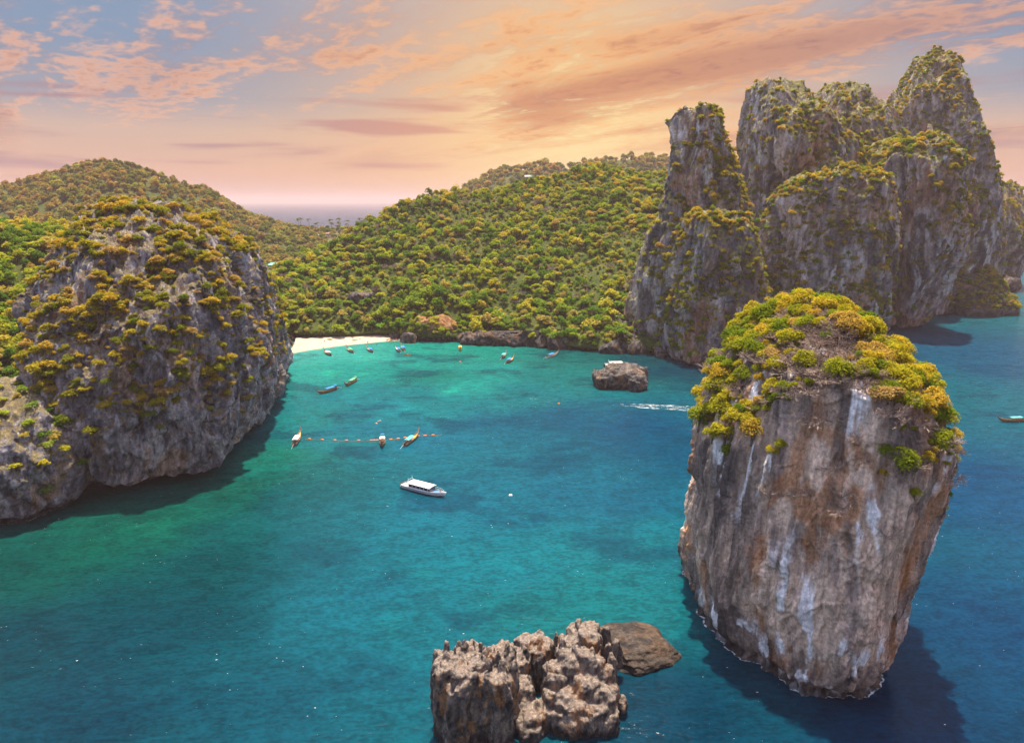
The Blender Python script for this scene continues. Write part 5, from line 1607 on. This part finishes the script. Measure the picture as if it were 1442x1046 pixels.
# ================================================================== PALMS, HOUSES
def palm_meshes(seed):
    r = random.Random(seed)
    h = 9.5 + r.uniform(-1.5, 2.0)
    bend = r.uniform(-1.0, 1.0)
    tr = MB().tube([(0, 0, -1), (bend * .2, 0, h * .4), (bend * .6, 0, h * .75), (bend, 0, h)], [.26, .2, .17, .15], 6).mesh('trunk', M['bark'], True)
    v, f = [], []
    for k in range(15):
        a = 2 * math.pi * k / 15 + r.uniform(-.2, .2)
        up = r.uniform(-0.3, 0.9)
        ln = r.uniform(2.6, 3.6)
        n0 = len(v)
        for i in range(6):
            t = i / 5
            d = ln * t
            z = h + up * d * 0.75 - 0.55 * ln * t * t * 1.1
            w = 0.55 * math.sin(math.pi * min(1, t * 0.9 + 0.12)) + 0.03
            x, y = bend + d * math.cos(a), d * math.sin(a)
            sx, sy = -math.sin(a), math.cos(a)
            v += [(x + sx * w, y + sy * w, z - 0.25 * w), (x, y, z), (x - sx * w, y - sy * w, z - 0.25 * w)]
        for i in range(5):
            q = n0 + i * 3
            f += [(q, q + 1, q + 4, q + 3), (q + 1, q + 2, q + 5, q + 4)]
    return mesh_from('crown', v, f, M['leaf_palm'], False), tr
K_PALM = [palm_meshes(i) for i in range(4)]
def land_z(name, x, y):
    g_ = LAND[name].reshape(-1, 3)
    return float(g_[np.argmin((g_[:, 0] - x) ** 2 + (g_[:, 1] - y) ** 2), 2])
pr = random.Random(21)
for k in range(34):
    px = pr.choice([pr.uniform(413, 470), pr.uniform(470, 525), pr.uniform(505, 545)])
    Y = pr.uniform(1200, 1275)
    q = P(px, 318, Y)
    z = land_z('valley', q[0], Y)
    o = plant('coconut_palm', K_PALM[k % 4], (q[0], Y, z - 0.5), pr.uniform(1.25, 1.9), pr.uniform(0, 6.28))
    tag(o, 'tall coconut palm standing against the pale sea beyond the saddle', 'palm', 'coconut palms on the saddle')
q = P(493, 446, 478)
o = plant('dry_palm', K_PALM[1], tuple(q - np.array((0, 0, 11))), 1.15, 0.4); tag(o, 'pale dry palm at the edge of the trees above the beach', 'palm')

M['plaster'] = plain('pale_plaster', (0.42, 0.39, 0.36), 0.8, 0.2, 0.06, 0.6)
M['tin'] = plain('tin_roof', (0.27, 0.26, 0.26), 0.5, 0.3, 0.12, 0.5)
M['rust_roof'] = plain('brown_roof', (0.30, 0.17, 0.12), 0.7, 0.2, 0.2, 0.5)
M['green_roof'] = plain('green_tin_roof', (0.16, 0.50, 0.42), 0.45, 0.4, 0.1, 0.5)
def house(px, py, Y, w, d, h, roof, label, land='valley', rz=0.0, lift=0.0):
    for Y in np.arange(540 if land == 'valley' else 600, 1300, 6.0):     # where the line of sight meets the ground
        q = P(px, py, Y)
        z = land_z(land, q[0], Y)
        if q[2] <= z + h: break
    z += lift
    root = empty('house', (q[0], Y, z), rz)
    tag(root, label, 'house', 'houses in the saddle')
    MB().box(-w / 2, w / 2, -d / 2, d / 2, -4, h).build('wall', M['plaster'], root)
    o_ = 0.6
    MB().add([(-w / 2 - o_, -d / 2 - o_, h), (w / 2 + o_, -d / 2 - o_, h), (w / 2 + o_, d / 2 + o_, h), (-w / 2 - o_, d / 2 + o_, h), (-w / 2 - o_, 0, h + d * .3), (w / 2 + o_, 0, h + d * .3)],
             [(0, 1, 5, 4), (2, 3, 4, 5), (0, 4, 3), (1, 2, 5), (3, 2, 1, 0)]).build('roof', M[roof], root)
    n = max(2, int(w / 3))
    for k in range(n):
        x = -w / 2 + w * (k + .5) / n
        if k == n // 2: MB().box(x - .5, x + .5, -d / 2 - .06, -d / 2 + .02, 0, 2.1).build('door', M['wood_dark'], root)
        else:
            wn = MB().box(x - .6, x + .6, -d / 2 - .05, -d / 2 + .02, 1.0, 2.2).build('window', M['glass'], root)
            MB().box(x - .75, x + .75, -d / 2 - .16, -d / 2 + .02, .88, .985).build('sill', M['plaster'], wn)
    return root
house(425, 341, 900, 9, 6, 2.6, 'tin', 'long low house with a pale roof among saddle trees', lift=2)
house(446, 334, 960, 6, 5, 2.6, 'tin', 'small pale-roofed house in the middle of the saddle', lift=2, rz=0.3)
house(462, 331, 1000, 5, 5, 4, 'rust_roof', 'tall brown-roofed house in the middle of the saddle', lift=2, rz=-0.2)
house(494, 321, 1080, 10, 6, 3, 'tin', 'long pale house near the foot of the wooded hill', lift=2)
house(409, 344, 860, 7, 5, 2.5, 'rust_roof', 'low brown house among trees behind the bushy cliff', lift=4)
house(384, 380, 600, 9, 7, 4, 'green_roof', 'green-roofed house just behind the bushy grey cliff', lift=3)
house(744, 258, 705, 6, 5, 3, 'tin', 'white house on the skyline of the wooded hill', 'wooded_hill', lift=5)

# ================================================================== HAZE
def make_haze():
    mb = MB().box(-31000, 31000, -850, 41000, -9, 226)
    m, T = new_mat('haze_air')
    out = T.n('ShaderNodeOutputMaterial')
    v = T.n('ShaderNodeVolumePrincipled')
    v.inputs['Color'].default_value = (0.85, 0.64, 0.62, 1)
    v.inputs['Density'].default_value = 0.00010
    v.inputs['Anisotropy'].default_value = 0.1
    T.t.links.new(v.outputs[0], out.inputs['Volume'])
    o = mb.build('haze', m)
    tag(o, 'thin warm haze lying over the bay and hills', 'haze', kind='stuff')
make_haze()
